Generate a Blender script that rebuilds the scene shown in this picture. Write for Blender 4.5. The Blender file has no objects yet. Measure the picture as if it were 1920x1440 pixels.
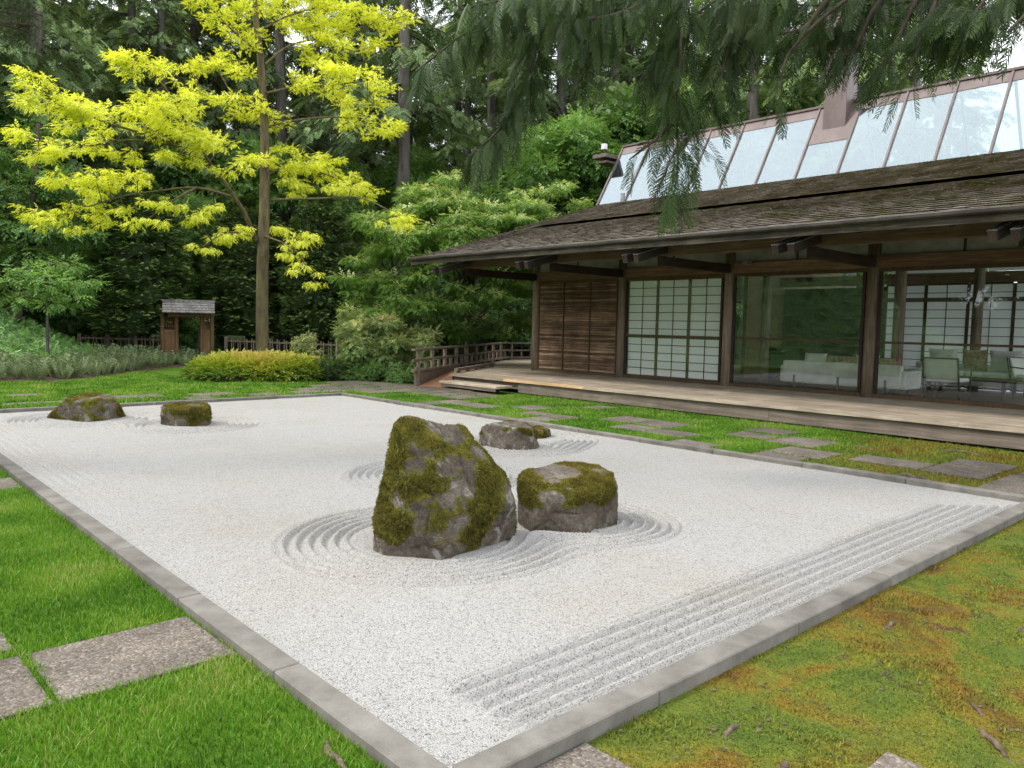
import bpy, bmesh, math, random
import numpy as np
from mathutils import Vector, Matrix, noise

random.seed(7)
RNG = np.random.default_rng(7)
R_ = math.radians
scene = bpy.context.scene
COL = scene.collection

# ------------------------------------------------------------------ camera
cam_d = bpy.data.cameras.new('camera')
cam = bpy.data.objects.new('camera', cam_d)
COL.objects.link(cam)
cam_d.sensor_width = 36.0
cam_d.lens = 36.0 * 1462.4 / 1920.0
cam_d.clip_start = 0.05
cam_d.clip_end = 600.0
# rows: world axes (X along the short side of the court, Y along the long side, Z up) in camera space
AX = np.array([[0.7380, -0.0359, 0.6729], [-0.6745, -0.0694, 0.7350], [0.0203, -0.9969, -0.0754]])
m3 = np.stack([AX[:, 0], -AX[:, 1], -AX[:, 2]], axis=1)
u_, s_, vt_ = np.linalg.svd(m3)
m3 = u_ @ vt_
cam.matrix_world = Matrix([[*m3[0], 0.0], [*m3[1], 0.0], [*m3[2], 1.6], [0, 0, 0, 1]])
scene.camera = cam
EYE = np.array([0, 0, 1.6])

# ------------------------------------------------------------------ light
SUN_AZ = np.array([-0.66, 0.52])          # where the light comes from, in plan
SUN_EL = R_(46)
world = bpy.data.worlds.new('World')
scene.world = world
world.use_nodes = True
wn = world.node_tree
wn.nodes.clear()
sky = wn.nodes.new('ShaderNodeTexSky')
sky.sky_type = 'NISHITA'
sky.sun_disc = False
sky.sun_elevation = SUN_EL
sky.sun_rotation = math.atan2(SUN_AZ[0], SUN_AZ[1])
sky.air_density = 1.0
sky.dust_density = 2.0
tc = wn.nodes.new('ShaderNodeTexCoord')
cn = wn.nodes.new('ShaderNodeTexNoise')
cn.inputs['Scale'].default_value = 2.2
cn.inputs['Detail'].default_value = 5
cr = wn.nodes.new('ShaderNodeValToRGB')
cr.color_ramp.elements[0].position = 0.3
cr.color_ramp.elements[0].color = (7.6, 8.2, 9.0, 1)
cr.color_ramp.elements[1].position = 0.7
cr.color_ramp.elements[1].color = (11.0, 11.2, 11.4, 1)
mxs = wn.nodes.new('ShaderNodeMix')
mxs.data_type = 'RGBA'
mxs.inputs['Factor'].default_value = 0.88        # bright broken overcast over the clear sky
bg = wn.nodes.new('ShaderNodeBackground')
bg.inputs['Strength'].default_value = 0.12
wo = wn.nodes.new('ShaderNodeOutputWorld')
wn.links.new(tc.outputs['Generated'], cn.inputs['Vector'])
wn.links.new(cn.outputs['Fac'], cr.inputs['Fac'])
wn.links.new(sky.outputs['Color'], mxs.inputs['A'])
wn.links.new(cr.outputs['Color'], mxs.inputs['B'])
wn.links.new(mxs.outputs['Result'], bg.inputs['Color'])
wn.links.new(bg.outputs['Background'], wo.inputs['Surface'])

sun_d = bpy.data.lights.new('sun', 'SUN')
sun_d.energy = 1.5
sun_d.angle = R_(11)
sun_d.color = (1.0, 0.96, 0.9)
sun = bpy.data.objects.new('sun', sun_d)
COL.objects.link(sun)
sd = Vector((SUN_AZ[0], SUN_AZ[1], 0)).normalized() * math.cos(SUN_EL) + Vector((0, 0, math.sin(SUN_EL)))
sun.rotation_euler = sd.to_track_quat('Z', 'Y').to_euler()
sun.location = (-20, 10, 40)

vs = scene.view_settings
scene.display_settings.display_device = 'sRGB'
vs.view_transform = 'Standard'
vs.look = 'None'
vs.exposure = 1.2
vs.gamma = 1.0
vs.use_curve_mapping = False
scene.render.engine = 'CYCLES'
cy = scene.cycles
cy.use_denoising = True
cy.max_bounces = 8
cy.diffuse_bounces = 4
cy.glossy_bounces = 3
cy.transmission_bounces = 6
cy.transparent_max_bounces = 12
cy.caustics_reflective = False
cy.caustics_refractive = False
cy.sample_clamp_indirect = 8.0

# ------------------------------------------------------------------ helpers
def link(o, parent=None):
    COL.objects.link(o)
    if parent is not None:
        o.parent = parent
    return o

def off(parent):
    p = parent
    t = Vector((0, 0, 0))
    while p is not None:
        t += p.location
        p = p.parent
    return np.array(t)

def tag(o, label, cat, group=None, kind=None):
    o['label'] = label
    o['category'] = cat
    if group: o['group'] = group
    if kind: o['kind'] = kind
    return o

def thing(name, label, cat, loc=(0, 0, 0), group=None):
    o = bpy.data.objects.new(name, None)
    o.empty_display_size = 0.2
    o.location = loc
    link(o)
    return tag(o, label, cat, group)

def mesh(name, V, F, mat=None, tint=None, smooth=False):
    """V (n,3); F array (m,k) or list of such arrays."""
    V = np.asarray(V, dtype=np.float32)
    Fs = F if isinstance(F, list) else [F]
    Fs = [np.asarray(f, dtype=np.int32) for f in Fs if len(f)]
    me = bpy.data.meshes.new(name)
    me.vertices.add(len(V))
    me.vertices.foreach_set('co', V.ravel())
    tot = np.concatenate([np.full(len(f), f.shape[1], np.int32) for f in Fs])
    lv = np.concatenate([f.ravel() for f in Fs])
    st = np.concatenate([[0], np.cumsum(tot)[:-1]]).astype(np.int32)
    me.loops.add(len(lv))
    me.loops.foreach_set('vertex_index', lv)
    me.polygons.add(len(tot))
    me.polygons.foreach_set('loop_start', st)
    me.polygons.foreach_set('loop_total', tot)
    me.polygons.foreach_set('use_smooth', np.full(len(tot), bool(smooth)))
    if tint is not None:
        a = me.attributes.new('tint', 'FLOAT', 'POINT')
        a.data.foreach_set('value', np.asarray(tint, np.float32))
    me.update(calc_edges=True)
    if mat: me.materials.append(mat)
    return me

def obj(name, me, parent=None, loc=None, kind=None):
    o = bpy.data.objects.new(name, me)
    if loc is not None: o.location = loc
    link(o, parent)
    if kind: o['kind'] = kind
    return o

def part(name, V, F, mat, parent=None, tint=None, smooth=False, kind=None):
    """Mesh given in world coordinates, hung under its parent."""
    V = np.asarray(V, float)
    if parent is not None: V = V - off(parent)
    return obj(name, mesh(name, V, F, mat, tint, smooth), parent, kind=kind)

BF = np.array([[0, 3, 2, 1], [4, 5, 6, 7], [0, 1, 5, 4], [1, 2, 6, 5], [2, 3, 7, 6], [3, 0, 4, 7]])
def box(x0, x1, y0, y1, z0, z1):
    return np.array([[x0, y0, z0], [x1, y0, z0], [x1, y1, z0], [x0, y1, z0],
                     [x0, y0, z1], [x1, y0, z1], [x1, y1, z1], [x0, y1, z1]], float), BF

def cat(parts):
    Vs, Fs, n = [], {}, 0
    for V, F in parts:
        for f in (F if isinstance(F, list) else [F]):
            f = np.asarray(f)
            if len(f): Fs.setdefault(f.shape[1], []).append(f + n)
        Vs.append(np.asarray(V, float)); n += len(V)
    return np.concatenate(Vs), [np.concatenate(v) for v in Fs.values()]

def bevel(V, F, w, seg=1):
    bm = bmesh.new()
    vs_ = [bm.verts.new(v) for v in V]
    for f in (F if isinstance(F, list) else [F]):
        for q in f: bm.faces.new([vs_[i] for i in q])
    bmesh.ops.bevel(bm, geom=bm.edges[:], offset=w, segments=seg, affect='EDGES', profile=0.6)
    bm.verts.index_update()
    V2 = np.array([v.co[:] for v in bm.verts])
    Fd = {}
    for f in bm.faces: Fd.setdefault(len(f.verts), []).append([v.index for v in f.verts])
    bm.free()
    return V2, [np.array(v) for v in Fd.values()]

def pbox(name, b, mat, parent=None, bev=0.0, rot=None, **k):
    V, F = box(*b)
    if bev: V, F = bevel(V, F, bev)
    return part(name, V, F, mat, parent, **k)

def beam(p0, p1, w, h, up=(0, 0, 1)):
    """Square bar between two points, w across and h deep."""
    p0 = np.array(p0, float); p1 = np.array(p1, float); u = np.array(up, float)
    d = p1 - p0; d /= np.linalg.norm(d)
    s = np.cross(d, u); s /= np.linalg.norm(s)
    t = np.cross(s, d)
    V = []
    for p in (p0, p1):
        for a, b in ((-1, -1), (1, -1), (1, 1), (-1, 1)):
            V.append(p + s * a * w / 2 + t * b * h / 2)
    F = np.array([[3, 2, 1, 0], [4, 5, 6, 7], [0, 1, 5, 4], [1, 2, 6, 5], [2, 3, 7, 6], [3, 0, 4, 7]])
    return np.array(V), F

def tube(P, r, n=8, cap=True):
    P = np.asarray(P, float); m = len(P)
    r = np.broadcast_to(np.asarray(r, float), (m,))
    T = np.gradient(P, axis=0); T /= np.linalg.norm(T, axis=1)[:, None] + 1e-9
    ref = np.array([0, 0, 1.0]) if abs(T[:, 2]).mean() < 0.85 else np.array([1.0, 0, 0])
    A = np.cross(T, ref); A /= np.linalg.norm(A, axis=1)[:, None] + 1e-9
    B = np.cross(T, A)
    th = np.arange(n) * 2 * np.pi / n
    V = P[:, None] + r[:, None, None] * (A[:, None] * np.cos(th)[None, :, None] + B[:, None] * np.sin(th)[None, :, None])
    V = V.reshape(-1, 3)
    i, j = np.meshgrid(np.arange(m - 1), np.arange(n), indexing='ij')
    a = i * n + j; b = i * n + (j + 1) % n
    F = [np.stack([a, b, b + n, a + n], -1).reshape(-1, 4)]
    if cap:
        V = np.concatenate([V, P[:1], P[-1:]])
        k = np.arange(n)
        F.append(np.concatenate([np.stack([np.full(n, m * n), (k + 1) % n, k], -1),
                                 np.stack([np.full(n, m * n + 1), (m - 1) * n + k, (m - 1) * n + (k + 1) % n], -1)]))
    return V, F

def curve(P, n):
    """Catmull-Rom through P, n samples."""
    P = np.asarray(P, float)
    Q = np.concatenate([[2 * P[0] - P[1]], P, [2 * P[-1] - P[-2]]])
    t = np.linspace(0, len(P) - 1 - 1e-6, n); i = t.astype(int); f = (t - i)[:, None]
    a, b, c, d = Q[i], Q[i + 1], Q[i + 2], Q[i + 3]
    return 0.5 * ((2 * b) + (-a + c) * f + (2 * a - 5 * b + 4 * c - d) * f ** 2 + (-a + 3 * b - 3 * c + d) * f ** 3)

def unit(a): return a / (np.linalg.norm(a, axis=-1, keepdims=True) + 1e-9)

def frames(f, u, s):
    x = unit(f); z = u - (u * x).sum(-1, keepdims=True) * x; z = unit(z); y = np.cross(z, x)
    return np.stack([x, y, z], axis=-1) * np.asarray(s)[:, None, None]

def scatter(TV, TF, M, P, tint=None, jit=0.0):
    n, m = len(P), len(TV)
    V = np.einsum('nij,mj->nmi', M, TV) + P[:, None]
    F = [(np.asarray(f)[None] + (np.arange(n) * m)[:, None, None]).reshape(-1, np.asarray(f).shape[1]) for f in (TF if isinstance(TF, list) else [TF])]
    t = None
    if tint is not None:
        t = np.repeat(np.asarray(tint), m)
        if jit: t = np.clip(t + RNG.normal(0, jit, len(t)), 0, 1)
    return V.reshape(-1, 3), F, t

def rdir(n):
    v = RNG.normal(size=(n, 3)); return unit(v)

# leaf templates: x runs forward, z is up
def t_spray(k=5, L=1.0, lw=0.17, ll=0.36, droop=0.12):
    """A twig with k leaves, each one folded quad pair."""
    V, F = [], []
    for i in range(k):
        f = (i + 0.6) / k; sgn = 1 if i % 2 else -1
        ang = sgn * (0.95 - 0.55 * f) if i < k - 1 else 0.0
        b = np.array([f * L * 0.72, 0, -droop * f * f])
        d = np.array([math.cos(ang), math.sin(ang), -0.22]); s = np.array([-math.sin(ang), math.cos(ang), 0])
        n = len(V)
        V += [b, b + d * ll * 0.45 + s * lw * 0.5 + [0, 0, 0.03], b + d * ll, b + d * ll * 0.45 - s * lw * 0.5 + [0, 0, 0.03]]
        F.append([n, n + 1, n + 2, n + 3])
    return np.array(V), np.array(F)

def t_fern(k=9, L=1.0, w=0.30, lw=0.075, droop=0.25, sweep=0.75, taper=0.9):
    """Flat conifer spray: k pairs of narrow blades on a drooping stem."""
    V, F = [], []
    for i in range(k):
        f = (i + 0.5) / k
        b = np.array([f * L, 0, -droop * f * f * L])
        ln = w * (1 - taper * abs(f - 0.35) ** 1.2)
        for sg in (-1, 1):
            a = sg * sweep * random.uniform(0.8, 1.2)
            d = np.array([math.cos(a), math.sin(a), -0.25 - 0.2 * f]); s = np.array([-math.sin(a), math.cos(a), 0])
            n = len(V)
            V += [b - s * lw * 0.3, b + s * lw * 0.3, b + d * ln * 0.6 + s * lw * 0.5, b + d * ln, b + d * ln * 0.6 - s * lw * 0.5]
            F.append([n, n + 1, n + 2, n + 3]); F.append([n, n + 3, n + 4, n])
    F = [q for q in F if q[0] != q[3]] , [q[:3] for q in F if q[0] == q[3]]
    return np.array(V), [np.array(F[0]), np.array(F[1])]

def t_blades(k, h, w, spread):
    V, F = [], []
    for i in range(k):
        a = random.uniform(0, 6.28); r = random.uniform(0, spread); l = h * random.uniform(0.6, 1.15)
        b = np.array([r * math.cos(a), r * math.sin(a), 0]); a2 = random.uniform(0, 6.28)
        s = np.array([math.cos(a2), math.sin(a2), 0]) * w / 2
        tip = b + np.array([math.cos(a) * 0.5 * l, math.sin(a) * 0.5 * l, l])
        n = len(V); V += [b - s, b + s, tip]; F.append([n, n + 1, n + 2])
    return np.array(V), np.array(F)

def fbm(P, scale, oct_=3, seed=0.0):
    return np.array([noise.fractal((p[0] * scale + seed, p[1] * scale - seed, p[2] * scale + 2 * seed), 1.0, 2.0, oct_) for p in P])

# ------------------------------------------------------------------ materials
class NT:
    def __init__(s, name):
        s.m = bpy.data.materials.new(name); s.m.use_nodes = True
        s.t = s.m.node_tree; s.t.nodes.clear()
        s.out = s.n('OutputMaterial'); s.tc = s.n('TexCoord')
    def n(s, typ, **k):
        nd = s.t.nodes.new('ShaderNode' + typ)
        for a, b in k.items():
            if a in nd.inputs: s.set(nd.inputs[a], b)
            else: setattr(nd, a, b)
        return nd
    def set(s, sock, v):
        if hasattr(v, 'links') or isinstance(v, bpy.types.NodeSocket): s.t.links.new(v, sock)
        elif isinstance(v, tuple) and len(v) == 3 and sock.type == 'RGBA': sock.default_value = (*v, 1)
        else: sock.default_value = v
    def ramp(s, fac, cols, interp='LINEAR'):
        r = s.n('ValToRGB'); e = r.color_ramp.elements; r.color_ramp.interpolation = interp
        while len(e) > 2: e.remove(e[-1])
        for i, (p, c) in enumerate(cols):
            el = e[i] if i < 2 else e.new(p)
            el.position = p
            c = c if isinstance(c, tuple) else (c, c, c)
            el.color = (*c, 1)
        s.set(r.inputs['Fac'], fac); return r.outputs['Color']
    def map(s, vec, scale):
        mp = s.n('Mapping'); s.set(mp.inputs['Vector'], vec); mp.inputs['Scale'].default_value = scale; return mp.outputs['Vector']
    def noise(s, vec, scale, detail=5, rough=0.6, dist=0.0):
        nd = s.n('TexNoise'); s.set(nd.inputs['Vector'], vec); nd.inputs['Scale'].default_value = scale
        nd.inputs['Detail'].default_value = detail; nd.inputs['Roughness'].default_value = rough; nd.inputs['Distortion'].default_value = dist
        return nd.outputs['Fac']
    def mix(s, f, a, b, mode='MIX'):
        x = s.n('Mix'); x.data_type = 'RGBA'; x.blend_type = mode
        s.set(x.inputs[0], f); s.set(x.inputs[6], a); s.set(x.inputs[7], b); return x.outputs[2]
    def math(s, op, a, b=0.0, c=0.0):
        x = s.n('Math', operation=op); s.set(x.inputs[0], a); s.set(x.inputs[1], b); s.set(x.inputs[2], c); return x.outputs[0]
    def bump(s, h, strength, dist, normal=None):
        b = s.n('Bump'); s.set(b.inputs['Height'], h); b.inputs['Strength'].default_value = strength; b.inputs['Distance'].default_value = dist
        if normal is not None: s.set(b.inputs['Normal'], normal)
        return b.outputs['Normal']
    def bsdf(s, col, rough=0.8, normal=None, spec=0.3, metal=0.0, **k):
        b = s.n('BsdfPrincipled'); s.set(b.inputs['Base Color'], col); s.set(b.inputs['Roughness'], rough)
        b.inputs['Specular IOR Level'].default_value = spec; b.inputs['Metallic'].default_value = metal
        if normal is not None: s.set(b.inputs['Normal'], normal)
        return b.outputs['BSDF']
    def end(s, sh): s.t.links.new(sh, s.out.inputs['Surface']); return s.m

def world_pos(nt): return nt.n('NewGeometry').outputs['Position']

def m_simple(name, cols, scale=6.0, rough=0.8, bump=0.3, bd=0.01, spec=0.3, metal=0.0, detail=6, rnd=0.0, stretch=None, fine=60, gain=1.0):
    nt = NT(name); v = world_pos(nt)
    if stretch: v = nt.map(v, stretch)
    f = nt.noise(v, scale, detail)
    c = nt.ramp(f, cols)
    if rnd:
        r = nt.n('ObjectInfo').outputs['Random']
        c = nt.mix(1.0, c, nt.ramp(r, [(0.0, 1 - rnd), (1.0, 1 + rnd)]), 'MULTIPLY')
    if gain != 1.0: c = nt.mix(1.0, c, (gain, gain, gain), 'MULTIPLY')
    g = nt.noise(v, fine, 4)
    c = nt.mix(0.35, c, nt.ramp(g, [(0.3, 0.55), (0.7, 1.3)]), 'MULTIPLY')
    nb = nt.bump(nt.math('ADD', f, nt.math('MULTIPLY', g, 0.4)), bump, bd)
    return nt.end(nt.bsdf(c, rough, nb, spec, metal))

def m_wood(name, cols, axis=1, rough=0.75, rnd=0.25, grain=28.0, stain=0.5, spec=0.25, tint=False, gain=1.0):
    """Weathered timber with grain along one axis; every board gets its own tone."""
    nt = NT(name); p = world_pos(nt)
    r = nt.n('ObjectInfo').outputs['Random']
    sc = [1.0, 1.0, 1.0]; sc[axis] = 0.045
    sh = nt.n('VectorMath', operation='ADD'); nt.set(sh.inputs[0], p)
    cmb = nt.n('CombineXYZ'); k = nt.math('MULTIPLY', r, 37.0)
    for i in range(3): nt.set(cmb.inputs[i], k)
    nt.set(sh.inputs[1], cmb.outputs[0])
    v = nt.map(sh.outputs[0], tuple(sc))
    f = nt.noise(v, grain, 7, 0.65, 0.6)
    c = nt.ramp(f, [(q, tuple(w * gain for w in k_)) for q, k_ in cols])
    s2 = nt.noise(p, 2.3, 5, 0.6)
    c = nt.mix(stain, c, nt.ramp(s2, [(0.3, 0.55), (0.68, 1.25)]), 'MULTIPLY')
    rr = nt.n('Attribute', attribute_name='tint').outputs['Fac'] if tint else r
    c = nt.mix(1.0, c, nt.ramp(rr, [(0.0, 1 - rnd), (1.0, 1 + rnd)]), 'MULTIPLY')
    nb = nt.bump(f, 0.35, 0.006)
    return nt.end(nt.bsdf(c, rough, nb, spec))

def m_leaf(name, cols, trans=0.35, rough=0.55, spec=0.25, rnd=0.0, tcol=None, nscale=0.0, gain=1.0):
    """Leaves: colour by the leaf's own tint, with light passing through."""
    nt = NT(name)
    t = nt.n('Attribute', attribute_name='tint').outputs['Fac']
    c = nt.ramp(t, [(q, tuple(w * gain for w in k_)) for q, k_ in cols])
    if rnd:
        r = nt.n('ObjectInfo').outputs['Random']
        c = nt.mix(1.0, c, nt.ramp(r, [(0.0, 1 - rnd), (1.0, 1 + rnd)]), 'MULTIPLY')
    if nscale:
        c = nt.mix(1.0, c, nt.ramp(nt.noise(world_pos(nt), nscale, 2), [(0.3, 0.6), (0.7, 1.35)]), 'MULTIPLY')
    a = nt.bsdf(c, rough, None, spec)
    tr = nt.n('BsdfTranslucent'); nt.set(tr.inputs['Color'], nt.mix(1.0, c, tcol or (1.25, 1.2, 0.6), 'MULTIPLY'))
    mx = nt.n('MixShader'); mx.inputs[0].default_value = trans
    nt.t.links.new(a, mx.inputs[1]); nt.t.links.new(tr.outputs[0], mx.inputs[2])
    return nt.end(mx.outputs[0])

# ------------------------------------------------------------------ ground
GX0, GX1, GY0, GY1, KW = 1.63, 8.62, 2.06, 14.88, 0.13     # gravel court and kerb width

def m_ground():
    nt = NT('forest_floor'); p = world_pos(nt)
    f = nt.noise(p, 0.5, 6); g = nt.noise(p, 14, 5)
    c = nt.ramp(f, [(0.35, (0.030, 0.050, 0.014)), (0.5, (0.055, 0.095, 0.02)), (0.68, (0.075, 0.06, 0.032))])
    c = nt.mix(0.6, c, nt.ramp(g, [(0.3, 0.4), (0.7, 1.4)]), 'MULTIPLY')
    return nt.end(nt.bsdf(c, 0.95, nt.bump(g, 0.6, 0.04), 0.1))
def m_lawnbase():
    nt = NT('lawn_soil'); p = world_pos(nt)
    f = nt.noise(p, 1.1, 4); g = nt.noise(p, 130, 3)
    c = nt.ramp(f, [(0.3, (0.075, 0.165, 0.013)), (0.7, (0.120, 0.235, 0.020))])
    c = nt.mix(0.8, c, nt.ramp(g, [(0.3, 0.30), (0.7, 1.15)]), 'MULTIPLY')
    return nt.end(nt.bsdf(c, 0.9, nt.bump(g, 0.8, 0.02), 0.1))
def moss_nodes(nt):
    p = world_pos(nt)
    f = nt.noise(p, 1.5, 6, 0.68, 0.8)
    c = nt.ramp(f, [(0.28, (0.070, 0.120, 0.020)), (0.43, (0.135, 0.175, 0.024)), (0.51, (0.205, 0.195, 0.026)),
                    (0.585, (0.225, 0.140, 0.022)), (0.67, (0.140, 0.072, 0.020)), (0.78, (0.11, 0.15, 0.03))])
    f2 = nt.noise(p, 5.5, 4, 0.6)
    c = nt.mix(nt.ramp(f2, [(0.42, 0.0), (0.6, 0.55)]), c, (0.120, 0.158, 0.026))
    c = nt.mix(1.0, c, (0.80, 0.80, 0.80), 'MULTIPLY')
    return c, p
def m_moss():
    nt = NT('moss_ground'); c, p = moss_nodes(nt)
    g = nt.noise(p, 90, 4); h = nt.noise(p, 22, 3)
    soil = nt.noise(p, 3.1, 6, 0.7)
    c = nt.mix(nt.ramp(soil, [(0.61, 0.0), (0.65, 0.9)]), c, (0.075, 0.055, 0.042))
    c = nt.mix(0.7, c, nt.ramp(g, [(0.3, 0.4), (0.7, 1.4)]), 'MULTIPLY')
    nb = nt.bump(nt.math('ADD', nt.math('MULTIPLY', g, 0.5), h), 0.9, 0.035)
    return nt.end(nt.bsdf(c, 0.92, nb, 0.1))
def m_mossblade():
    nt = NT('moss_blade'); c, p = moss_nodes(nt)
    t = nt.n('Attribute', attribute_name='tint').outputs['Fac']
    c = nt.mix(1.0, c, nt.ramp(t, [(0, 0.6), (1, 1.5)]), 'MULTIPLY')
    return nt.end(nt.bsdf(c, 0.8, None, 0.15))
MG, ML, MM, MMB = m_ground(), m_lawnbase(), m_moss(), m_mossblade()

def sheet(name, poly, z, mat, parent=None, label=None):
    V = np.array([[x, y, z] for x, y in poly])
    o = part(name, V, np.array([list(range(len(poly)))]), mat, parent)
    if parent is None: o['kind'] = 'structure'
    return o

def grid_sheet(name, xs, ys, hf, mat, smooth=True):
    X, Y = np.meshgrid(xs, ys, indexing='ij'); Z = hf(X, Y)
    V = np.stack([X, Y, Z], -1).reshape(-1, 3); n, m = len(xs), len(ys)
    i, j = np.meshgrid(np.arange(n - 1), np.arange(m - 1), indexing='ij'); a = i * m + j
    F = np.stack([a, a + m, a + m + 1, a + 1], -1).reshape(-1, 4)
    o = part(name, V, F, mat, smooth=smooth); o['kind'] = 'structure'; return o

gx = np.array([-320, -60, -20, 0, 20, 40, 60, 90, 320.0])
grid_sheet('ground', gx, np.array([-320, -60, -10, 0, 20, 40, 70, 100, 320.0]), lambda x, y: -0.05 + 0 * x, MG)
sheet('lawn', [(-12, -3), (GX0 - KW, -3), (GX0 - KW, GY1 + KW), (-12, GY1 + KW)], 0.0, ML)
MULCH = [(2.0, 22.9), (3.51, 21.95), (4.48, 21.3), (5.3, 21.8), (6.06, 22.6), (7.31, 24.2), (8.49, 25.6), (9.76, 26.4), (10.6, 26.9)]
sheet('lawn', [(-12, GY1 + KW), (12.2, GY1 + KW), (12.2, 16.3), (11.2, 18.6), (10.4, 20.5), (11.0, 23.5), (10.6, 26.9)] + MULCH[::-1] + [(-12, 24.5)], 0.0, ML)
sheet('lawn', [(GX1 + KW, 4.6), (12.5, 4.9), (12.5, GY1 + KW), (GX1 + KW, GY1 + KW)], 0.0, ML)
sheet('lawn', [(8.0, 33.5), (13.5, 24.0), (24, 30), (16, 46), (6, 44)], 0.004, ML)
sheet('moss_ground', [(GX1 + KW, -3.0), (12.5, -3.0), (12.5, 4.9), (GX1 + KW, 4.6)], -0.008, MM)
sheet('moss_ground', [(GX0 - KW, -3.0), (GX1 + KW, -3.0), (GX1 + KW, GY0 - KW), (GX0 - KW, GY0 - KW)], -0.008, MM)

# ---- raked gravel
def sdf(X, Y, cs, k=0.18):
    d = None
    for cx, cy_, r in cs:
        e = np.hypot(X - cx, Y - cy_) - r
        d = e if d is None else -k * np.log(np.exp(-d / k) + np.exp(-e / k))
    return d
RINGS = [([(3.42, 4.62, 1.10), (4.72, 4.30, 0.84)], 6), ([(6.98, 7.50, 0.90), (7.72, 7.78, 0.80)], 6),
         ([(4.95, 6.55, 0.98)], 5), ([(3.30, 13.42, 1.12), (4.30, 11.90, 1.04)], 6)]
def ridge(t):                       # t in ridges: broad furrow, narrow crest
    c = 0.5 + 0.5 * np.cos(2 * np.pi * t)
    return c ** 1.7
def rake(X, Y):
    wob = 0.006 * np.sin(X * 2.1 + 2 * np.sin(Y * 1.7)) + 0.003 * np.sin(Y * 3.7 + X * 3.1)
    H = 0.004 * np.sin(X * 2.3 + 1.1) * np.sin(Y * 1.9) + 0.0025 * np.sin(X * 11.3 + Y * 7.7) * np.sin(Y * 13.1 - X * 4.2)
    sp = 0.088
    for cs, n in RINGS:
        d = sdf(X, Y, cs) + wob
        t = -d / sp
        w = np.clip(t / 0.25, 0, 1) * np.clip((n - t) / 0.25, 0, 1)
        H = H * (1 - w) + w * (-0.025 + 0.044 * ridge(t - 0.5)) + 0.006 * np.exp(-((t + 0.35) / 0.3) ** 2)
    t = (Y - 2.105 + 0.5 * wob) / 0.091
    w = np.clip(t / 0.3, 0, 1) * np.clip((6.1 - t) / 0.3, 0, 1) * np.clip((X - 2.02 - 0.015 * np.sin(t * 7)) / 0.08, 0, 1) * np.clip((8.42 - X - 0.10 * t) / 0.08, 0, 1)
    H = H * (1 - w) + w * (-0.025 + 0.045 * ridge(t - 0.5))
    t = (X - 1.70 + 0.7 * wob) / 0.092
    w = np.clip(t / 0.3, 0, 1) * np.clip((5.1 - t) / 0.3, 0, 1) * np.clip((Y - 7.0) / 3.0, 0, 1) * np.clip((14.6 - Y) / 0.2, 0, 1) * np.clip(sdf(X, Y, RINGS[3][0]) / 0.05, 0, 1)
    H = H * (1 - w) + w * (-0.018 + 0.032 * ridge(t - 0.5))
    return H + 0.004
def m_gravel():
    nt = NT('white_gravel'); p = world_pos(nt)
    v = nt.n('TexVoronoi'); nt.set(v.inputs['Vector'], p); v.inputs['Scale'].default_value = 175
    v2 = nt.n('TexVoronoi'); nt.set(v2.inputs['Vector'], p); v2.inputs['Scale'].default_value = 95
    sp = nt.n('SeparateColor'); nt.set(sp.inputs[0], v.outputs['Color'])
    sp2 = nt.n('SeparateColor'); nt.set(sp2.inputs[0], v2.outputs['Color'])
    c = nt.ramp(sp.outputs[0], [(0.0, (0.15, 0.145, 0.14)), (0.07, (0.33, 0.32, 0.31)), (0.2, (0.49, 0.48, 0.46)), (0.6, (0.575, 0.562, 0.54)), (1.0, (0.65, 0.635, 0.61))])
    c = nt.mix(1.0, c, nt.ramp(sp2.outputs[1], [(0.0, (0.62, 0.60, 0.58)), (0.08, (0.92, 0.915, 0.91)), (0.5, (1, 1, 1))]), 'MULTIPLY')
    big = nt.noise(p, 0.55, 4, 0.55)
    c = nt.mix(nt.ramp(big, [(0.45, 0.0), (0.70, 0.6)]), c, nt.mix(1.0, c, (0.93, 0.885, 0.80), 'MULTIPLY'))
    c = nt.mix(1.0, c, (0.69, 0.684, 0.670), 'MULTIPLY')
    gap = nt.ramp(v.outputs['Distance'], [(0.30, 1.0), (0.75, 0.0)])
    nb = nt.bump(gap, 0.75, 0.006)
    nb = nt.bump(nt.noise(p, 70, 3), 0.25, 0.004, nb)
    return nt.end(nt.bsdf(c, 0.9, nb, 0.15))
MGR = m_gravel()
gxs = np.arange(GX0 - 0.03, GX1 + 0.035, 0.0225)
gys = [GY0 - 0.03]
while gys[-1] < GY1 + 0.03: gys.append(gys[-1] + (0.0145 if gys[-1] < 5.0 else 0.0145 + 0.0010 * (gys[-1] - 5.0)))
grid_sheet('gravel_court', gxs, np.array(gys), rake, MGR)

# ---- granite kerb, stone by stone
MK = m_simple('kerb_granite', [(0.3, (0.150, 0.136, 0.116)), (0.52, (0.228, 0.209, 0.180)), (0.72, (0.30, 0.278, 0.242))], 5, 0.85, 0.35, 0.006, rnd=0.12, fine=170, gain=0.66)
kerb = bpy.data.objects.new('kerb', None); link(kerb); kerb['kind'] = 'structure'
def run(a, b, n0, step, mk):
    e = [a]; x = a + n0
    while x < b - 0.15: e.append(x); x += step * random.uniform(0.97, 1.03)
    e.append(b)
    for p, q in zip(e[:-1], e[1:]): mk(p + 0.003, q - 0.003)
def ks(b):
    dz = random.uniform(-0.004, 0.004); V, F = box(b[0], b[1], b[2], b[3], -0.12, 0.058 + dz); V, F = bevel(V, F, 0.006)
    part('kerb_stone', V, F, MK, kerb)
run(GY0 - KW, GY1 + KW, 1.23, 1.19, lambda p, q: ks((GX0 - KW, GX0, p, q)))
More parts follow.
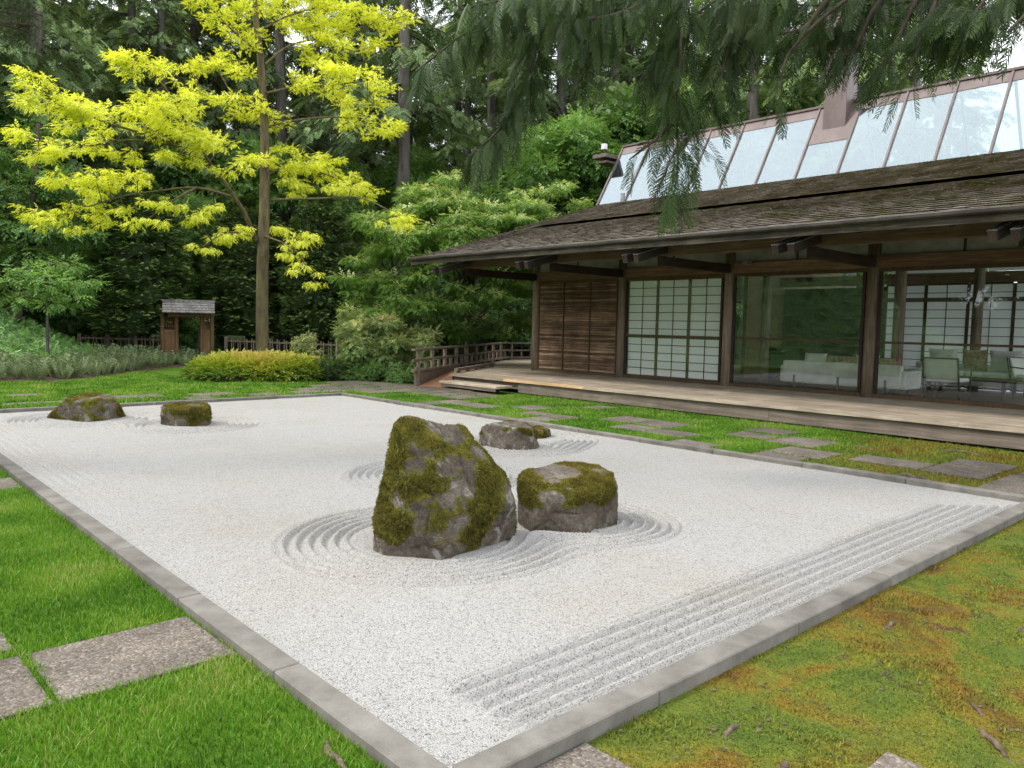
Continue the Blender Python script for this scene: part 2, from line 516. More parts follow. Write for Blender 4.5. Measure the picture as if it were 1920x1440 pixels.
run(GY0 - KW, GY1 + KW, 1.27, 1.19, lambda p, q: ks((GX1, GX1 + KW, p, q)))
run(GX0 + 0.002, GX1 - 0.002, 1.03, 1.19, lambda p, q: ks((p, q, GY0 - KW, GY0)))
run(GX0 + 0.002, GX1 - 0.002, 0.8, 1.19, lambda p, q: ks((p, q, GY1, GY1 + KW)))

# ---- aggregate paving slabs
def m_slab():
    nt = NT('exposed_aggregate'); p = world_pos(nt)
    v = nt.n('TexVoronoi'); nt.set(v.inputs['Vector'], p); v.inputs['Scale'].default_value = 85
    sp = nt.n('SeparateColor'); nt.set(sp.inputs[0], v.outputs['Color'])
    c = nt.ramp(sp.outputs[0], [(0.0, (0.105, 0.085, 0.067)), (0.35, (0.150, 0.124, 0.100)), (0.8, (0.192, 0.162, 0.133)), (0.97, (0.27, 0.235, 0.195))])
    d = nt.noise(p, 2.4, 6, 0.65)
    c = nt.mix(0.85, c, nt.ramp(d, [(0.3, 0.55), (0.66, 1.2)]), 'MULTIPLY')
    mo = nt.noise(p, 4.5, 6, 0.7)
    c = nt.mix(nt.ramp(mo, [(0.66, 0.0), (0.76, 0.5)]), c, (0.11, 0.13, 0.03))
    r = nt.n('ObjectInfo').outputs['Random']
    c = nt.mix(1.0, c, nt.ramp(r, [(0.0, 0.72), (1.0, 1.02)]), 'MULTIPLY')
    return nt.end(nt.bsdf(c, 0.9, nt.bump(nt.ramp(v.outputs['Distance'], [(0.3, 1.0), (0.8, 0.0)]), 0.6, 0.007), 0.2))
MS = m_slab()
SLABS = [(0.745, 1.49, 3.53, 4.16), (-0.02, 0.715, 3.54, 4.15), (-0.75, -0.05, 3.53, 4.15), (-0.05, 0.70, 4.25, 4.86), (-0.8, -0.1, 4.25, 4.86),
         (0.74, 1.49, 8.26, 8.86), (-0.02, 0.7, 8.26, 8.86), (1.56, 2.19, 1.22, 1.925), (2.3, 3.0, 0.50, 1.13),
         (8.77, 9.44, 12.2, 12.78), (9.46, 10.12, 12.2, 12.78), (9.48, 10.12, 11.2, 12.17), (10.1, 10.8, 10.45, 11.16), (11.3, 11.95, 9.85, 10.4),
         (8.77, 9.56, 9.1, 9.68), (9.58, 10.05, 9.1, 9.72), (9.58, 10.05, 9.74, 10.36), (10.12, 10.92, 7.4, 8.12), (10.12, 10.92, 8.14, 8.88),
         (9.48, 10.05, 7.39, 8.1), (9.46, 10.02, 6.64, 7.37), (8.77, 9.36, 5.86, 6.55), (10.3, 10.86, 5.8, 6.5), (11.0, 11.66, 5.88, 6.6),
         (10.15, 11.02, 5.0, 5.75), (9.34, 10.03, 4.5, 5.26), (8.77, 9.32, 4.6, 5.26), (9.64, 10.2, 3.45, 4.28), (9.58, 10.37, 2.77, 3.41),
         (10.4, 10.88, 2.74, 3.4), (9.0, 10.22, 1.9, 2.63), (10.3, 11.0, 1.9, 2.6),
         (2.62, 3.64, 16.1, 16.46), (3.0, 3.62, 17.7, 18.25), (3.7, 4.5, 16.55, 17.1), (4.55, 5.5, 16.3, 16.95), (6.0, 6.95, 16.1, 16.75), (5.6, 6.25, 15.45, 16.05), (7.0, 7.7, 15.6, 16.2)]
for y0, y1, x0, x1 in ((12.82, 13.5, 10.25, 11.6), (13.52, 14.2, 10.3, 11.7), (14.22, 14.9, 10.25, 12.0), (14.92, 15.58, 9.4, 12.1), (15.6, 16.25, 8.0, 11.9), (16.27, 16.95, 8.4, 11.7), (16.97, 17.65, 9.2, 11.5), (17.67, 18.4, 10.1, 11.3)):
    x = x0
    while x < x1 - 0.2:
        w = min(random.uniform(0.62, 0.82), x1 - x); SLABS.append((x, x + w - 0.02, y0, y1)); x += w
pav = bpy.data.objects.new('paving', None); link(pav); pav['kind'] = 'structure'
for (x0, x1, y0, y1) in SLABS:
    V, F = box(x0, x1, y0, y1, -0.06, 0.0)
    V[4:, 2] = (0.014 if not (y1 < 2 and x1 < 4) else 0.006) + RNG.normal(0, 0.003, 4); V[:, :2] += RNG.normal(0, 0.006, (8, 2))
    V, F = bevel(V, F, 0.004)
    part('paving_slab', V, F, MS, pav)

# ---- grass
def px_of(P):
    c = (P - EYE) @ AX
    return 960 + 1462.4 * c[:, 0] / c[:, 2], 720 + 1462.4 * c[:, 1] / c[:, 2], c[:, 2]
def in_view(P, m=150):
    x, y, d = px_of(P)
    return (d > 0.3) & (x > -m) & (x < 1920 + m) & (y < 1440 + m)
def off_slabs(P, pad=0.0):
    k = np.ones(len(P), bool)
    for x0, x1, y0, y1 in SLABS:
        k &= ~((P[:, 0] > x0 + pad) & (P[:, 0] < x1 - pad) & (P[:, 1] > y0 + pad) & (P[:, 1] < y1 - pad))
    return k
def blades(P, h, w, lean, tint):
    n = len(P); a = RNG.uniform(0, 6.283, n); a2 = RNG.uniform(0, 6.283, n)
    s = np.stack([np.cos(a), np.sin(a), 0 * a], -1) * (w / 2)[:, None]
    b = np.stack([np.cos(a2), np.sin(a2), 0 * a], -1) * (lean * h)[:, None]
    m = P + b * 0.35 + np.array([0, 0, 1]) * (h * 0.6)[:, None]
    tip = P + b + np.array([0, 0, 1]) * h[:, None]
    V = np.stack([P - s, P + s, m + s * 0.7, m - s * 0.7, tip], 1).reshape(-1, 3)
    k = (np.arange(n) * 5)[:, None]
    return V, [k + np.array([[0, 1, 2, 3]]), k + np.array([[3, 2, 4]])], np.repeat(tint, 5)
MGB = m_leaf('grass_blade', [(0.0, (0.040, 0.110, 0.008)), (0.45, (0.100, 0.225, 0.016)), (0.85, (0.175, 0.320, 0.028)), (1.0, (0.29, 0.32, 0.09))], 0.3, 0.5, 0.25, tcol=(1.2, 1.25, 0.5), gain=0.98)
def lawn(name, label, rects, dens, h, w, keep=None):
    Ps = []
    for x0, x1, y0, y1 in rects:
        n = int((x1 - x0) * (y1 - y0) * dens); Ps.append(np.stack([RNG.uniform(x0, x1, n), RNG.uniform(y0, y1, n), np.zeros(n)], -1))
    P = np.concatenate(Ps); P = P[in_view(P)]; P = P[off_slabs(P, 0.012)]
    if keep is not None: P = P[keep(P)]
    n = len(P)
    patch = fbm(P[:, :], 1.6, 3, 3.3) * 0.5
    V, F, t = blades(P, h * RNG.uniform(0.5, 1.2, n) * (1 + 0.3 * patch), w * RNG.uniform(0.7, 1.3, n), RNG.uniform(0.1, 0.9, n), np.clip(RNG.normal(0.5, 0.2, n) + patch + (RNG.random(n) < 0.07) * 0.55, 0, 1))
    o = part(name, V, F, MGB, tint=t); tag(o, label, 'grass', kind='stuff'); print(name, n)
lawn('lawn_grass', 'short green lawn left of the gravel court', [(-0.6, GX0 - KW - 0.005, 1.6, 4.6), (-0.3, GX0 - KW - 0.005, 4.6, 9.5)], 10500, 0.036, 0.005)
lawn('lawn_grass', 'grass patches between the slabs beside the timber deck', [(GX1 + KW + 0.005, 12.3, 4.4, 8)], 2600, 0.040, 0.010, lambda P: RNG.random(len(P)) < np.clip((P[:, 1] - 4.3 - 0.12 * (P[:, 0] - 9)) / 1.0, 0.03, 1))
lawn('lawn_grass', 'grass patches between slabs near the deck step', [(GX1 + KW + 0.005, 12.3, 8, 14.9), (8.9, 9.35, 14.9, 15.9)], 1700, 0.045, 0.013, lambda P: (P[:, 0] < 12.3 - 1.0 * (P[:, 1] > 13)))
def far_keep(P):
    e = np.interp(P[:, 0], [m[0] for m in MULCH], [m[1] for m in MULCH])
    return (P[:, 1] < e) & ~((P[:, 0] > 7.6) & (P[:, 1] > 19.1)) & ~((P[:, 0] > 9.9) & (P[:, 1] > 17.5))
lawn('lawn_grass', 'bright lawn beyond the far kerb in front of the planting beds', [(1.2, 11, GY1 + KW + 0.02, 20), (2.2, 9, 20, 26)], 620, 0.055, 0.022, far_keep)

# short moss and grass on the near right ground, and by the right end of the deck
n = 150000
P = np.stack([RNG.uniform(1.5, 8.7, n), RNG.uniform(-0.6, GY0 - KW - 0.006, n), np.full(n, -0.008)], -1)
P = P[in_view(P)]; P = P[off_slabs(P, 0.01)]; P = P[fbm(P, 1.9, 4, 21.0) < 0.42]
n = len(P); pt = fbm(P, 2.2, 3, 9.1)
hh = np.where(pt > 0.28, 0.016, 0.008) * RNG.uniform(0.5, 1.3, n)
V, F, t = blades(P, hh, 0.004 + hh * 0.12, RNG.uniform(0.2, 1.1, n), RNG.random(n))
tag(part('moss_carpet', V, F, MMB, tint=t), 'orange and green mossy ground on the near right', 'moss', kind='stuff'); print('moss', n)
n = 26000
P = np.stack([RNG.uniform(GX1 + KW + 0.005, 12.3, n), RNG.uniform(1.2, 5.4, n), np.full(n, -0.006)], -1)
P = P[in_view(P)]; P = P[off_slabs(P, 0.02)]
n = len(P); V, F, t = blades(P, 0.035 * RNG.uniform(0.4, 1.3, n), 0.008 + 0 * P[:, 0], RNG.uniform(0.2, 1.1, n), RNG.random(n))
tag(part('moss_carpet', V, F, MMB, tint=t), 'mossy ground between slabs by the right end of the deck', 'moss', kind='stuff')

# ------------------------------------------------------------------ boulders
def m_rock():
    nt = NT('moss_rock'); p = world_pos(nt)
    f = nt.noise(p, 3.2, 8, 0.65, 0.4); g = nt.noise(p, 26, 6, 0.7)
    c = nt.ramp(f, [(0.3, (0.050, 0.039, 0.030)), (0.48, (0.095, 0.076, 0.058)), (0.6, (0.140, 0.116, 0.091)), (0.75, (0.21, 0.185, 0.15))])
    c = nt.mix(0.75, c, nt.ramp(g, [(0.3, 0.45), (0.68, 1.4)]), 'MULTIPLY')
    li = nt.noise(p, 6.5, 5, 0.7, 0.5)
    lv = nt.n('Attribute', attribute_name='lichen').outputs['Fac']
    c = nt.mix(1.0, c, nt.ramp(nt.noise(p, 95, 3, 0.7), [(0.35, 0.7), (0.65, 1.25)]), 'MULTIPLY')
    c = nt.mix(nt.math('MULTIPLY', nt.ramp(li, [(0.56, 0.0), (0.63, 0.85)]), lv), c, (0.25, 0.24, 0.205))
    mo = nt.n('Attribute', attribute_name='moss').outputs['Fac']
    mc = nt.ramp(nt.noise(p, 11, 5), [(0.3, (0.045, 0.048, 0.008)), (0.5, (0.10, 0.098, 0.012)), (0.7, (0.175, 0.14, 0.018))])
    mc = nt.mix(0.8, mc, nt.ramp(nt.noise(p, 75, 4, 0.7), [(0.3, 0.3), (0.7, 1.5)]), 'MULTIPLY')
    edge = nt.math('ADD', mo, nt.math('MULTIPLY', nt.math('SUBTRACT', nt.noise(p, 22, 4), 0.5), 0.6))
    k = nt.ramp(edge, [(0.42, 0.0), (0.56, 1.0)])
    c = nt.mix(k, c, mc)
    nb = nt.bump(nt.math('ADD', g, nt.math('MULTIPLY', k, nt.noise(p, 60, 3))), 0.9, 0.022)
    return nt.end(nt.bsdf(c, 0.92, nb, 0.2))
MR = m_rock()
MMT = m_leaf('moss_tuft', [(0.0, (0.040, 0.040, 0.010)), (0.45, (0.108, 0.096, 0.020)), (0.8, (0.185, 0.152, 0.030)), (1.0, (0.26, 0.18, 0.05))], 0.2, 0.8, 0.1, nscale=9)
ROCKS = {
'big':[(2.90,4.58,-0.05),(2.90,4.47,-0.05),(3.16,4.11,-0.05),(3.53,4.16,-0.05),(3.98,4.26,-0.05),(3.3,5.15,-0.05),(3.95,4.95,-0.05),(4.15,4.5,-0.05),(3.00,4.43,0.95),(2.95,4.40,0.90),(3.16,4.50,0.94),(3.62,4.47,0.85),(3.72,4.32,0.67),(3.80,4.18,0.49),(3.86,4.14,0.28),(2.90,4.56,0.29),(2.90,4.44,0.64),(3.31,4.14,0.61),(3.08,4.21,0.70),(2.97,4.25,0.49),(3.43,4.08,0.31),(3.14,4.10,0.21)],
'hex':[(4.32,4.61,-0.05),(4.20,4.29,-0.05),(4.37,4.01,-0.05),(4.48,3.97,-0.05),(4.88,4.01,-0.05),(5.0,4.45,-0.05),(4.6,4.8,-0.05),(4.17,4.46,0.42),(4.27,4.49,0.45),(4.79,4.54,0.45),(4.97,4.34,0.44),(4.88,4.06,0.42),(4.86,3.99,0.33),(4.16,4.43,0.32),(4.16,4.25,0.33),(4.36,4.00,0.29),(4.46,3.94,0.31)],
'small':[(6.70,7.90,-0.05),(6.59,7.59,-0.05),(6.65,7.28,-0.05),(6.90,7.10,-0.05),(7.25,7.3,-0.05),(7.2,7.9,-0.05),(6.9,8.2,-0.05),(6.60,7.78,0.26),(6.59,7.65,0.31),(7.14,7.84,0.30),(7.16,7.54,0.30),(7.00,7.22,0.29),(6.58,7.73,0.16),(6.69,7.29,0.28),(6.87,7.13,0.27)],
'flat':[(7.58,7.81,-0.05),(7.68,7.75,-0.05),(8.04,7.88,-0.05),(8.2,8.3,-0.05),(7.8,8.5,-0.05),(7.75,8.14,0.13),(7.94,8.06,0.14),(7.97,7.85,0.12),(7.60,7.87,0.12),(7.78,7.80,0.12)],
'l1':[(2.78,13.94,-0.05),(2.97,13.42,-0.05),(3.19,12.96,-0.05),(3.48,13.08,-0.05),(3.88,13.41,-0.05),(3.9,14.1,-0.05),(3.2,14.5,-0.05),(3.02,13.36,0.36),(3.20,13.48,0.40),(3.42,13.58,0.41),(3.61,13.32,0.36),(3.68,13.25,0.31),(3.09,13.15,0.32),(3.42,13.10,0.30),(2.86,13.62,0.13)],
'l2':[(3.97,12.15,-0.05),(4.10,11.77,-0.05),(4.47,11.59,-0.05),(4.67,11.92,-0.05),(4.75,12.3,-0.05),(4.2,12.6,-0.05),(3.96,12.07,0.26),(4.01,12.16,0.29),(4.36,12.25,0.31),(4.61,12.05,0.31),(4.62,11.83,0.29),(3.96,12.02,0.22),(4.12,11.74,0.27),(4.46,11.60,0.27)]}
def rock(key, name, label, sub, rough, mossy, seed, sharp=22, ntuft=9000, tuft=0.03, lich=0.6, bare=None):
    pts = np.array(ROCKS[key]); c = pts.mean(0); c[2] = max(0.1, pts[:, 2].max() * 0.42)
    bm = bmesh.new()
    for p in pts: bm.verts.new(p)
    bmesh.ops.convex_hull(bm, input=bm.verts[:])
    bm.normal_update()
    N, D = [], []
    for f in bm.faces:
        nn = np.array(f.normal); d = nn @ (np.array(f.verts[0].co) - c)
        if d < 0: nn, d = -nn, -d
        if d > 1e-4 and f.calc_area() > 1e-5: N.append(nn); D.append(d)
    bm.free(); N, D = np.array(N), np.array(D)
    bm = bmesh.new(); bmesh.ops.create_icosphere(bm, subdivisions=sub, radius=1)
    U = np.array([v.co[:] for v in bm.verts]); F = np.array([[v.index for v in f.verts] for f in bm.faces]); bm.free()
    U = unit(U)
    q = np.maximum(U @ N.T / D[None], 1e-3)
    r = (q ** sharp).sum(1) ** (-1 / sharp)
    V = c + U * r[:, None]
    # planar breaks, then grain
    br = np.array([noise.voronoi(tuple(v * 3.3 + seed))[0][1] - noise.voronoi(tuple(v * 3.3 + seed))[0][0] for v in V])
    dsp = rough * (fbm(V, 2.4, 3, seed) * 0.45 + fbm(V, 7.0, 4, seed + 5) * 0.35 + fbm(V, 26.0, 3, seed + 9) * 0.14) - rough * 0.55 * (np.clip(0.10 - br, 0, 0.10) / 0.10) ** 2
    V = V + U * dsp[:, None]
    V[:, 2] = np.maximum(V[:, 2], -0.06)
    fn = unit(np.cross(V[F[:, 1]] - V[F[:, 0]], V[F[:, 2]] - V[F[:, 0]]))
    vn = np.zeros_like(V)
    for k in range(3): np.add.at(vn, F[:, k], fn)
    vn = unit(vn)
    top = V[:, 2].max()
    m = mossy(V, vn, top) + 0.85 * fbm(V, 3.4, 4, seed + 11)
    if bare is not None: m = m - bare(V, vn, top)
    o = part(name, V, F, MR, smooth=True)
    o['label'] = label; o['category'] = 'boulder'
    me = o.data
    a = me.attributes.new('moss', 'FLOAT', 'POINT'); a.data.foreach_set('value', np.clip(m, 0, 1).astype(np.float32))
    a = me.attributes.new('lichen', 'FLOAT', 'POINT'); a.data.foreach_set('value', np.full(len(V), lich, np.float32))
    # moss cushions as tufts of short stems
    fa = np.linalg.norm(np.cross(V[F[:, 1]] - V[F[:, 0]], V[F[:, 2]] - V[F[:, 0]]), axis=1)
    fm = m[F].mean(1); w = fa * np.clip((fm - 0.5) / 0.25, 0, 1) * (V[F].mean(1)[:, 2] > 0.02)
    if w.sum() > 0:
        ix = RNG.choice(len(F), ntuft, p=w / w.sum())
        b = RNG.dirichlet((1, 1, 1), ntuft)
        P = (V[F[ix]] * b[:, :, None]).sum(1); nn = fn[ix]
        steep = 1 - np.clip(nn[:, 2], 0, 1)
        d = unit(nn * 0.75 + rdir(ntuft) * 0.65 + np.array([0, 0, -1.0]) * (steep * 1.15)[:, None])
        L = tuft * RNG.uniform(0.5, 1.5, ntuft) * (1 + 1.4 * steep * np.clip(fbm(P, 5, 2, seed) + 0.3, 0, 1))
        s = unit(np.cross(d, rdir(ntuft))) * (0.0035 + L * 0.06)[:, None]
        Q = P - nn * 0.004
        VV = np.stack([Q - s, Q + s, Q + d * L[:, None]], 1).reshape(-1, 3)
        FF = np.arange(ntuft * 3).reshape(-1, 3)
        tt = np.repeat(np.clip(RNG.normal(0.5, 0.22, ntuft) + 0.25 * np.clip(nn[:, 2], -1, 1) - 0.1, 0, 1), 3)
        part('moss', VV, FF, MMT, o, tint=tt, kind='stuff')
    return o
rock('big', 'boulder', 'largest boulder, tall and pointed, draped in moss at the front of the court', 6, 0.045,
     lambda V, n, t: 0.63 + 0.20 * n[:, 2] + 0.20 * np.clip((V[:, 0] - 3.2), -0.5, 0.6), 1.7, 70, 80000, 0.013, 0.9,
     lambda V, n, t: 0.75 * np.clip(1 - np.hypot((V[:, 0] - 3.42) / 0.30, (V[:, 2] - 0.88) / 0.16), 0, 1) + 0.6 * np.clip((0.12 - V[:, 2]) / 0.12, 0, 1))
rock('hex', 'boulder', 'squat flat-topped boulder with moss cap right of the largest boulder', 6, 0.022,
     lambda V, n, t: 0.15 + 0.55 * np.clip((V[:, 2] - 0.20) / 0.18, -0.6, 1) + 0.2 * np.clip(n[:, 2], 0, 1), 4.2, 70, 46000, 0.013, 0.35,
     lambda V, n, t: 0.95 * np.clip(1.25 - np.hypot((V[:, 0] - 4.50) / 0.27, (V[:, 1] - 4.36) / 0.16), 0, 1))
rock('small', 'boulder', 'grey flat-topped boulder with mossy rim near the house-side kerb', 5, 0.022,
     lambda V, n, t: 0.34 + 0.45 * np.clip((V[:, 2] - 0.16) / 0.12, -0.6, 1), 7.9, 60, 14000, 0.018, 1.0,
     lambda V, n, t: 0.9 * np.clip(1.3 - np.hypot((V[:, 0] - 6.93) / 0.27, (V[:, 1] - 7.60) / 0.32), 0, 1) * np.clip(n[:, 2], 0, 1))
rock('flat', 'boulder', 'lowest flat mossy stone tucked behind the grey boulder near the kerb', 5, 0.012,
     lambda V, n, t: 0.55 + 0.1 * n[:, 2], 2.2, 18, 8000, 0.02, 0.5)
rock('l1', 'boulder', 'low sloping mossy boulder at the far left of the court', 5, 0.03,
     lambda V, n, t: 0.52 + 0.05 * n[:, 2], 5.5, 50, 13000, 0.02, 0.8)
rock('l2', 'boulder', 'blocky golden-mossed boulder right of the low sloping one at the back', 5, 0.022,
     lambda V, n, t: 0.42 + 0.25 * np.clip((V[:, 2] - 0.12) / 0.1, -1, 1), 3.1, 60, 12000, 0.02, 0.8)

# ------------------------------------------------------------------ the pavilion
WB = [(0.30, (0.070, 0.042, 0.026)), (0.5, (0.145, 0.090, 0.055)), (0.68, (0.22, 0.145, 0.09))]
WG = [(0.30, (0.115, 0.092, 0.072)), (0.5, (0.205, 0.168, 0.130)), (0.7, (0.300, 0.255, 0.205))]
WR = [(0.28, (0.050, 0.029, 0.018)), (0.46, (0.105, 0.062, 0.038)), (0.58, (0.165, 0.108, 0.068)), (0.72, (0.32, 0.25, 0.175))]
WD = [(0.30, (0.24, 0.19, 0.14)), (0.5, (0.38, 0.31, 0.23)), (0.7, (0.52, 0.44, 0.335))]
WK = [(0.3, (0.020, 0.013, 0.010)), (0.7, (0.055, 0.034, 0.024))]
MWpost = m_wood('post_timber', [(0.30, (0.095, 0.070, 0.048)), (0.5, (0.185, 0.140, 0.098)), (0.7, (0.28, 0.225, 0.165))], 2); MWlint = m_wood('lintel_timber', WB, 1, rnd=0.15, gain=1.25); MWslat = m_wood('slat_timber', WR, 1, rnd=0.6, stain=0.9, gain=1.55)
MWdeck = m_wood('deck_timber', WD, 1, rnd=0.2, stain=0.6, gain=0.86); MWfas = m_wood('fascia_timber', [(0.3, (0.030, 0.023, 0.017)), (0.5, (0.078, 0.062, 0.046)), (0.66, (0.17, 0.145, 0.112))], 1, stain=1.0)
MWskirt = m_wood('skirt_timber', [(0.3, (0.090, 0.070, 0.054)), (0.5, (0.150, 0.120, 0.094)), (0.7, (0.22, 0.18, 0.145))], 1, rnd=0.2, grain=20)
MWpale = m_wood('new_cedar_board', [(0.3, (0.42, 0.26, 0.14)), (0.7, (0.60, 0.41, 0.235))], 1, rnd=0.05)
MWdark = m_wood('dark_beam', WK, 0, rnd=0.2); MWpurl = m_wood('purlin_timber', [(0.3, (0.075, 0.046, 0.028)), (0.5, (0.135, 0.088, 0.055)), (0.7, (0.19, 0.132, 0.085))], 1, rnd=0.12); MWbr = m_wood('brown_frame', [(0.3, (0.055, 0.035, 0.018)), (0.7, (0.12, 0.078, 0.040))], 2, rnd=0.1)
MWend = m_wood('weathered_rafter', [(0.3, (0.022, 0.019, 0.016)), (0.7, (0.07, 0.062, 0.050))], 0, rnd=0.1)
MWrail = m_wood('rail_timber', [(0.3, (0.10, 0.075, 0.055)), (0.5, (0.17, 0.135, 0.10)), (0.7, (0.25, 0.205, 0.155))], 0, rnd=0.15)
MPL = m_simple('plaster', [(0.35, (0.20, 0.205, 0.185)), (0.65, (0.30, 0.305, 0.28))], 3, 0.9, 0.1, 0.004)
MCAP = m_simple('sky_sheen_metal', [(0.3, (0.13, 0.13, 0.135)), (0.7, (0.24, 0.24, 0.25))], 8, 0.4, 0.05, 0.002, 0.5, 0.1)  # grey lightened to stand in for sky reflected off the metal
MGUT = m_simple('gutter_metal', [(0.35, (0.055, 0.045, 0.042)), (0.65, (0.10, 0.085, 0.08))], 3, 0.42, 0.05, 0.002, 0.5, 0.5)
MCOP = m_simple('bronze_cladding', [(0.3, (0.085, 0.060, 0.054)), (0.55, (0.122, 0.088, 0.080)), (0.75, (0.155, 0.116, 0.106))], 2.2, 0.5, 0.05, 0.003, 0.5, 0.15, stretch=(1, 1, 0.35))
MFLR = m_wood('floor_boards', [(0.3, (0.05, 0.036, 0.027)), (0.7, (0.11, 0.08, 0.058))], 1, rough=0.4)
def m_glass(name, refl, tint, rough=0.0):
    nt = NT(name)
    ge = nt.n('NewGeometry'); dp = nt.n('VectorMath', operation='DOT_PRODUCT'); nt.set(dp.inputs[0], ge.outputs['Normal']); nt.set(dp.inputs[1], ge.outputs['Incoming'])
    k = nt.math('POWER', nt.math('SUBTRACT', 1.0, nt.math('ABSOLUTE', dp.outputs['Value'])), 5.0)
    fr = nt.n('Math', operation='MULTIPLY_ADD'); nt.set(fr.inputs[0], k); fr.inputs[1].default_value = 1 - refl; fr.inputs[2].default_value = refl
    tr = nt.n('BsdfTransparent'); nt.set(tr.inputs['Color'], tint)
    gl = nt.n('BsdfGlossy'); gl.inputs['Roughness'].default_value = rough; nt.set(gl.inputs['Color'], (0.88, 0.95, 1.0))
    mx = nt.n('MixShader'); nt.t.links.new(fr.outputs[0], mx.inputs[0]); nt.t.links.new(tr.outputs[0], mx.inputs[1]); nt.t.links.new(gl.outputs[0], mx.inputs[2])
    return nt.end(mx.outputs[0])
MGL = m_glass('window_glass', 0.042, (0.94, 0.96, 0.94)); MSKY = m_glass('coated_glass', 0.20, (0.75, 0.82, 0.82), 0.02)
def m_paper(name, trans, lo, hi):
    nt = NT(name); p = world_pos(nt)
    c = nt.ramp(nt.noise(p, 1.7, 3), [(0.3, lo), (0.7, hi)])
    d = nt.n('BsdfDiffuse'); nt.set(d.inputs['Color'], c); t = nt.n('BsdfTranslucent'); nt.set(t.inputs['Color'], c)
    mx = nt.n('MixShader'); mx.inputs[0].default_value = trans
    nt.t.links.new(d.outputs[0], mx.inputs[1]); nt.t.links.new(t.outputs[0], mx.inputs[2]); return nt.end(mx.outputs[0])
MPAP = m_paper('shoji_paper', 0.18, (0.87, 0.86, 0.91), (0.93, 0.92, 0.95)); MPAB = m_paper('backlit_shoji_paper', 0.55, (0.80, 0.83, 0.82), (0.88, 0.90, 0.89))  # front paper tinted lavender to offset green bounced light, back paper neutral

DZ = 0.32; WX = 15.6; YL = 16.05; POSTS = [16.05, 12.9, 9.8, 6.6, 3.4, 0.2]; YR = -0.6
house = thing('garden_pavilion', 'long low timber pavilion with shingled eaves, skylight roof and open deck', 'pavilion', (WX, 8.0, 0.0))
def hp(name, V, F, mat, parent=None, **k): return part(name, V, F, mat, parent or house, **k)
def hb(name, b, mat, parent=None, bev=0.0, **k): return pbox(name, b, mat, parent or house, bev, **k)
def group(name, parent=None):
    o = bpy.data.objects.new(name, None); o.empty_display_size = 0.1; link(o, parent or house); return o

# deck, plank by plank
deck = group('deck'); pale = False
def ymax(x): return (6.3 + 0.555 * x) / 0.832 if x < 15.62 else min((7.0 + 0.555 * x) / 0.832, 21.3)
x = 12.30; i = 0
while x < 21.5:
    w = 0.138; e = [YR if x < WX + 0.1 else YL + 0.18]; y1 = ymax(x + w / 2)
    seg = [(12.3 if False else YR), 3.9, 8.1, 11.2, 13.75, y1] if i == 0 else None
    if seg is None:
        seg = [e[0]]; y = e[0] + random.uniform(1.2, 4)
        while y < y1 - 0.8: seg.append(y); y += random.uniform(2.6, 4.4)
        seg.append(y1)
    for a, b in zip(seg[:-1], seg[1:]):
        z1 = DZ + random.uniform(-0.002, 0.002)
        V, F = box(x + 0.003, x + w - 0.003, a + 0.002, b - 0.002, z1 - (0.055 if i == 0 else 0.035), z1)
        m = MWpale if (i == 0 and abs(a - 11.2) < 0.01) else MWdeck
        o = hp('plank', V, F, m, deck)
    x += w; i += 1
skirt = group('deck_skirt')
for a, b in ((YR, 3.0), (3.0, 6.9), (6.9, 10.4), (10.4, 13.28)):
    hb('board', (12.36, 12.40, a + 0.002, b - 0.002, 0.035, DZ - 0.06), MWskirt, skirt)
hb('board', (12.42, 12.45, 13.28, 15.76, 0.10, DZ - 0.06), MWskirt, skirt)
V, F = beam((12.40, 15.80, 0.19), (16.0, 18.2, 0.19), 0.04, 0.18); hp('board', V, F, MWskirt, skirt)
hb('foundation', (12.7, WX + 0.3, YR + 0.1, 15.4, -0.05, 0.20), MWdark)

# posts
for yp in POSTS:
    r = 0.125
    V, F = tube([(WX, yp, DZ - 0.02), (WX, yp, 1.2), (WX, yp, 2.4), (WX, yp, 3.45)], [r * 1.02, r, r * 0.98, r * 0.97], 18)
    hp('post', V, F, MWpost, smooth=True)
    # bracket beam and paired rafter ends
    hb('bracket', (13.0, WX - 0.05, yp - 0.075, yp + 0.075, 2.865, 3.05), MWdark, bev=0.006)
    for s in (-0.14, 0.14):
        V, F = beam((12.05, yp + s, 2.935), (12.97, yp + s, 2.935 + 0.92 * 0.27), 0.11, 0.15)
        ro = hp('rafter_end', V, F, MWend)
        V, F = beam((12.02, yp + s, 3.012), (12.97, yp + s, 3.012 + 0.95 * 0.27), 0.125, 0.018); hp('metal_cap', V, F, MCAP, ro)
        V, F = beam((12.042, yp + s, 2.933), (12.052, yp + s, 2.936), 0.114, 0.154); hp('end_plate', V, F, MWdark, ro)
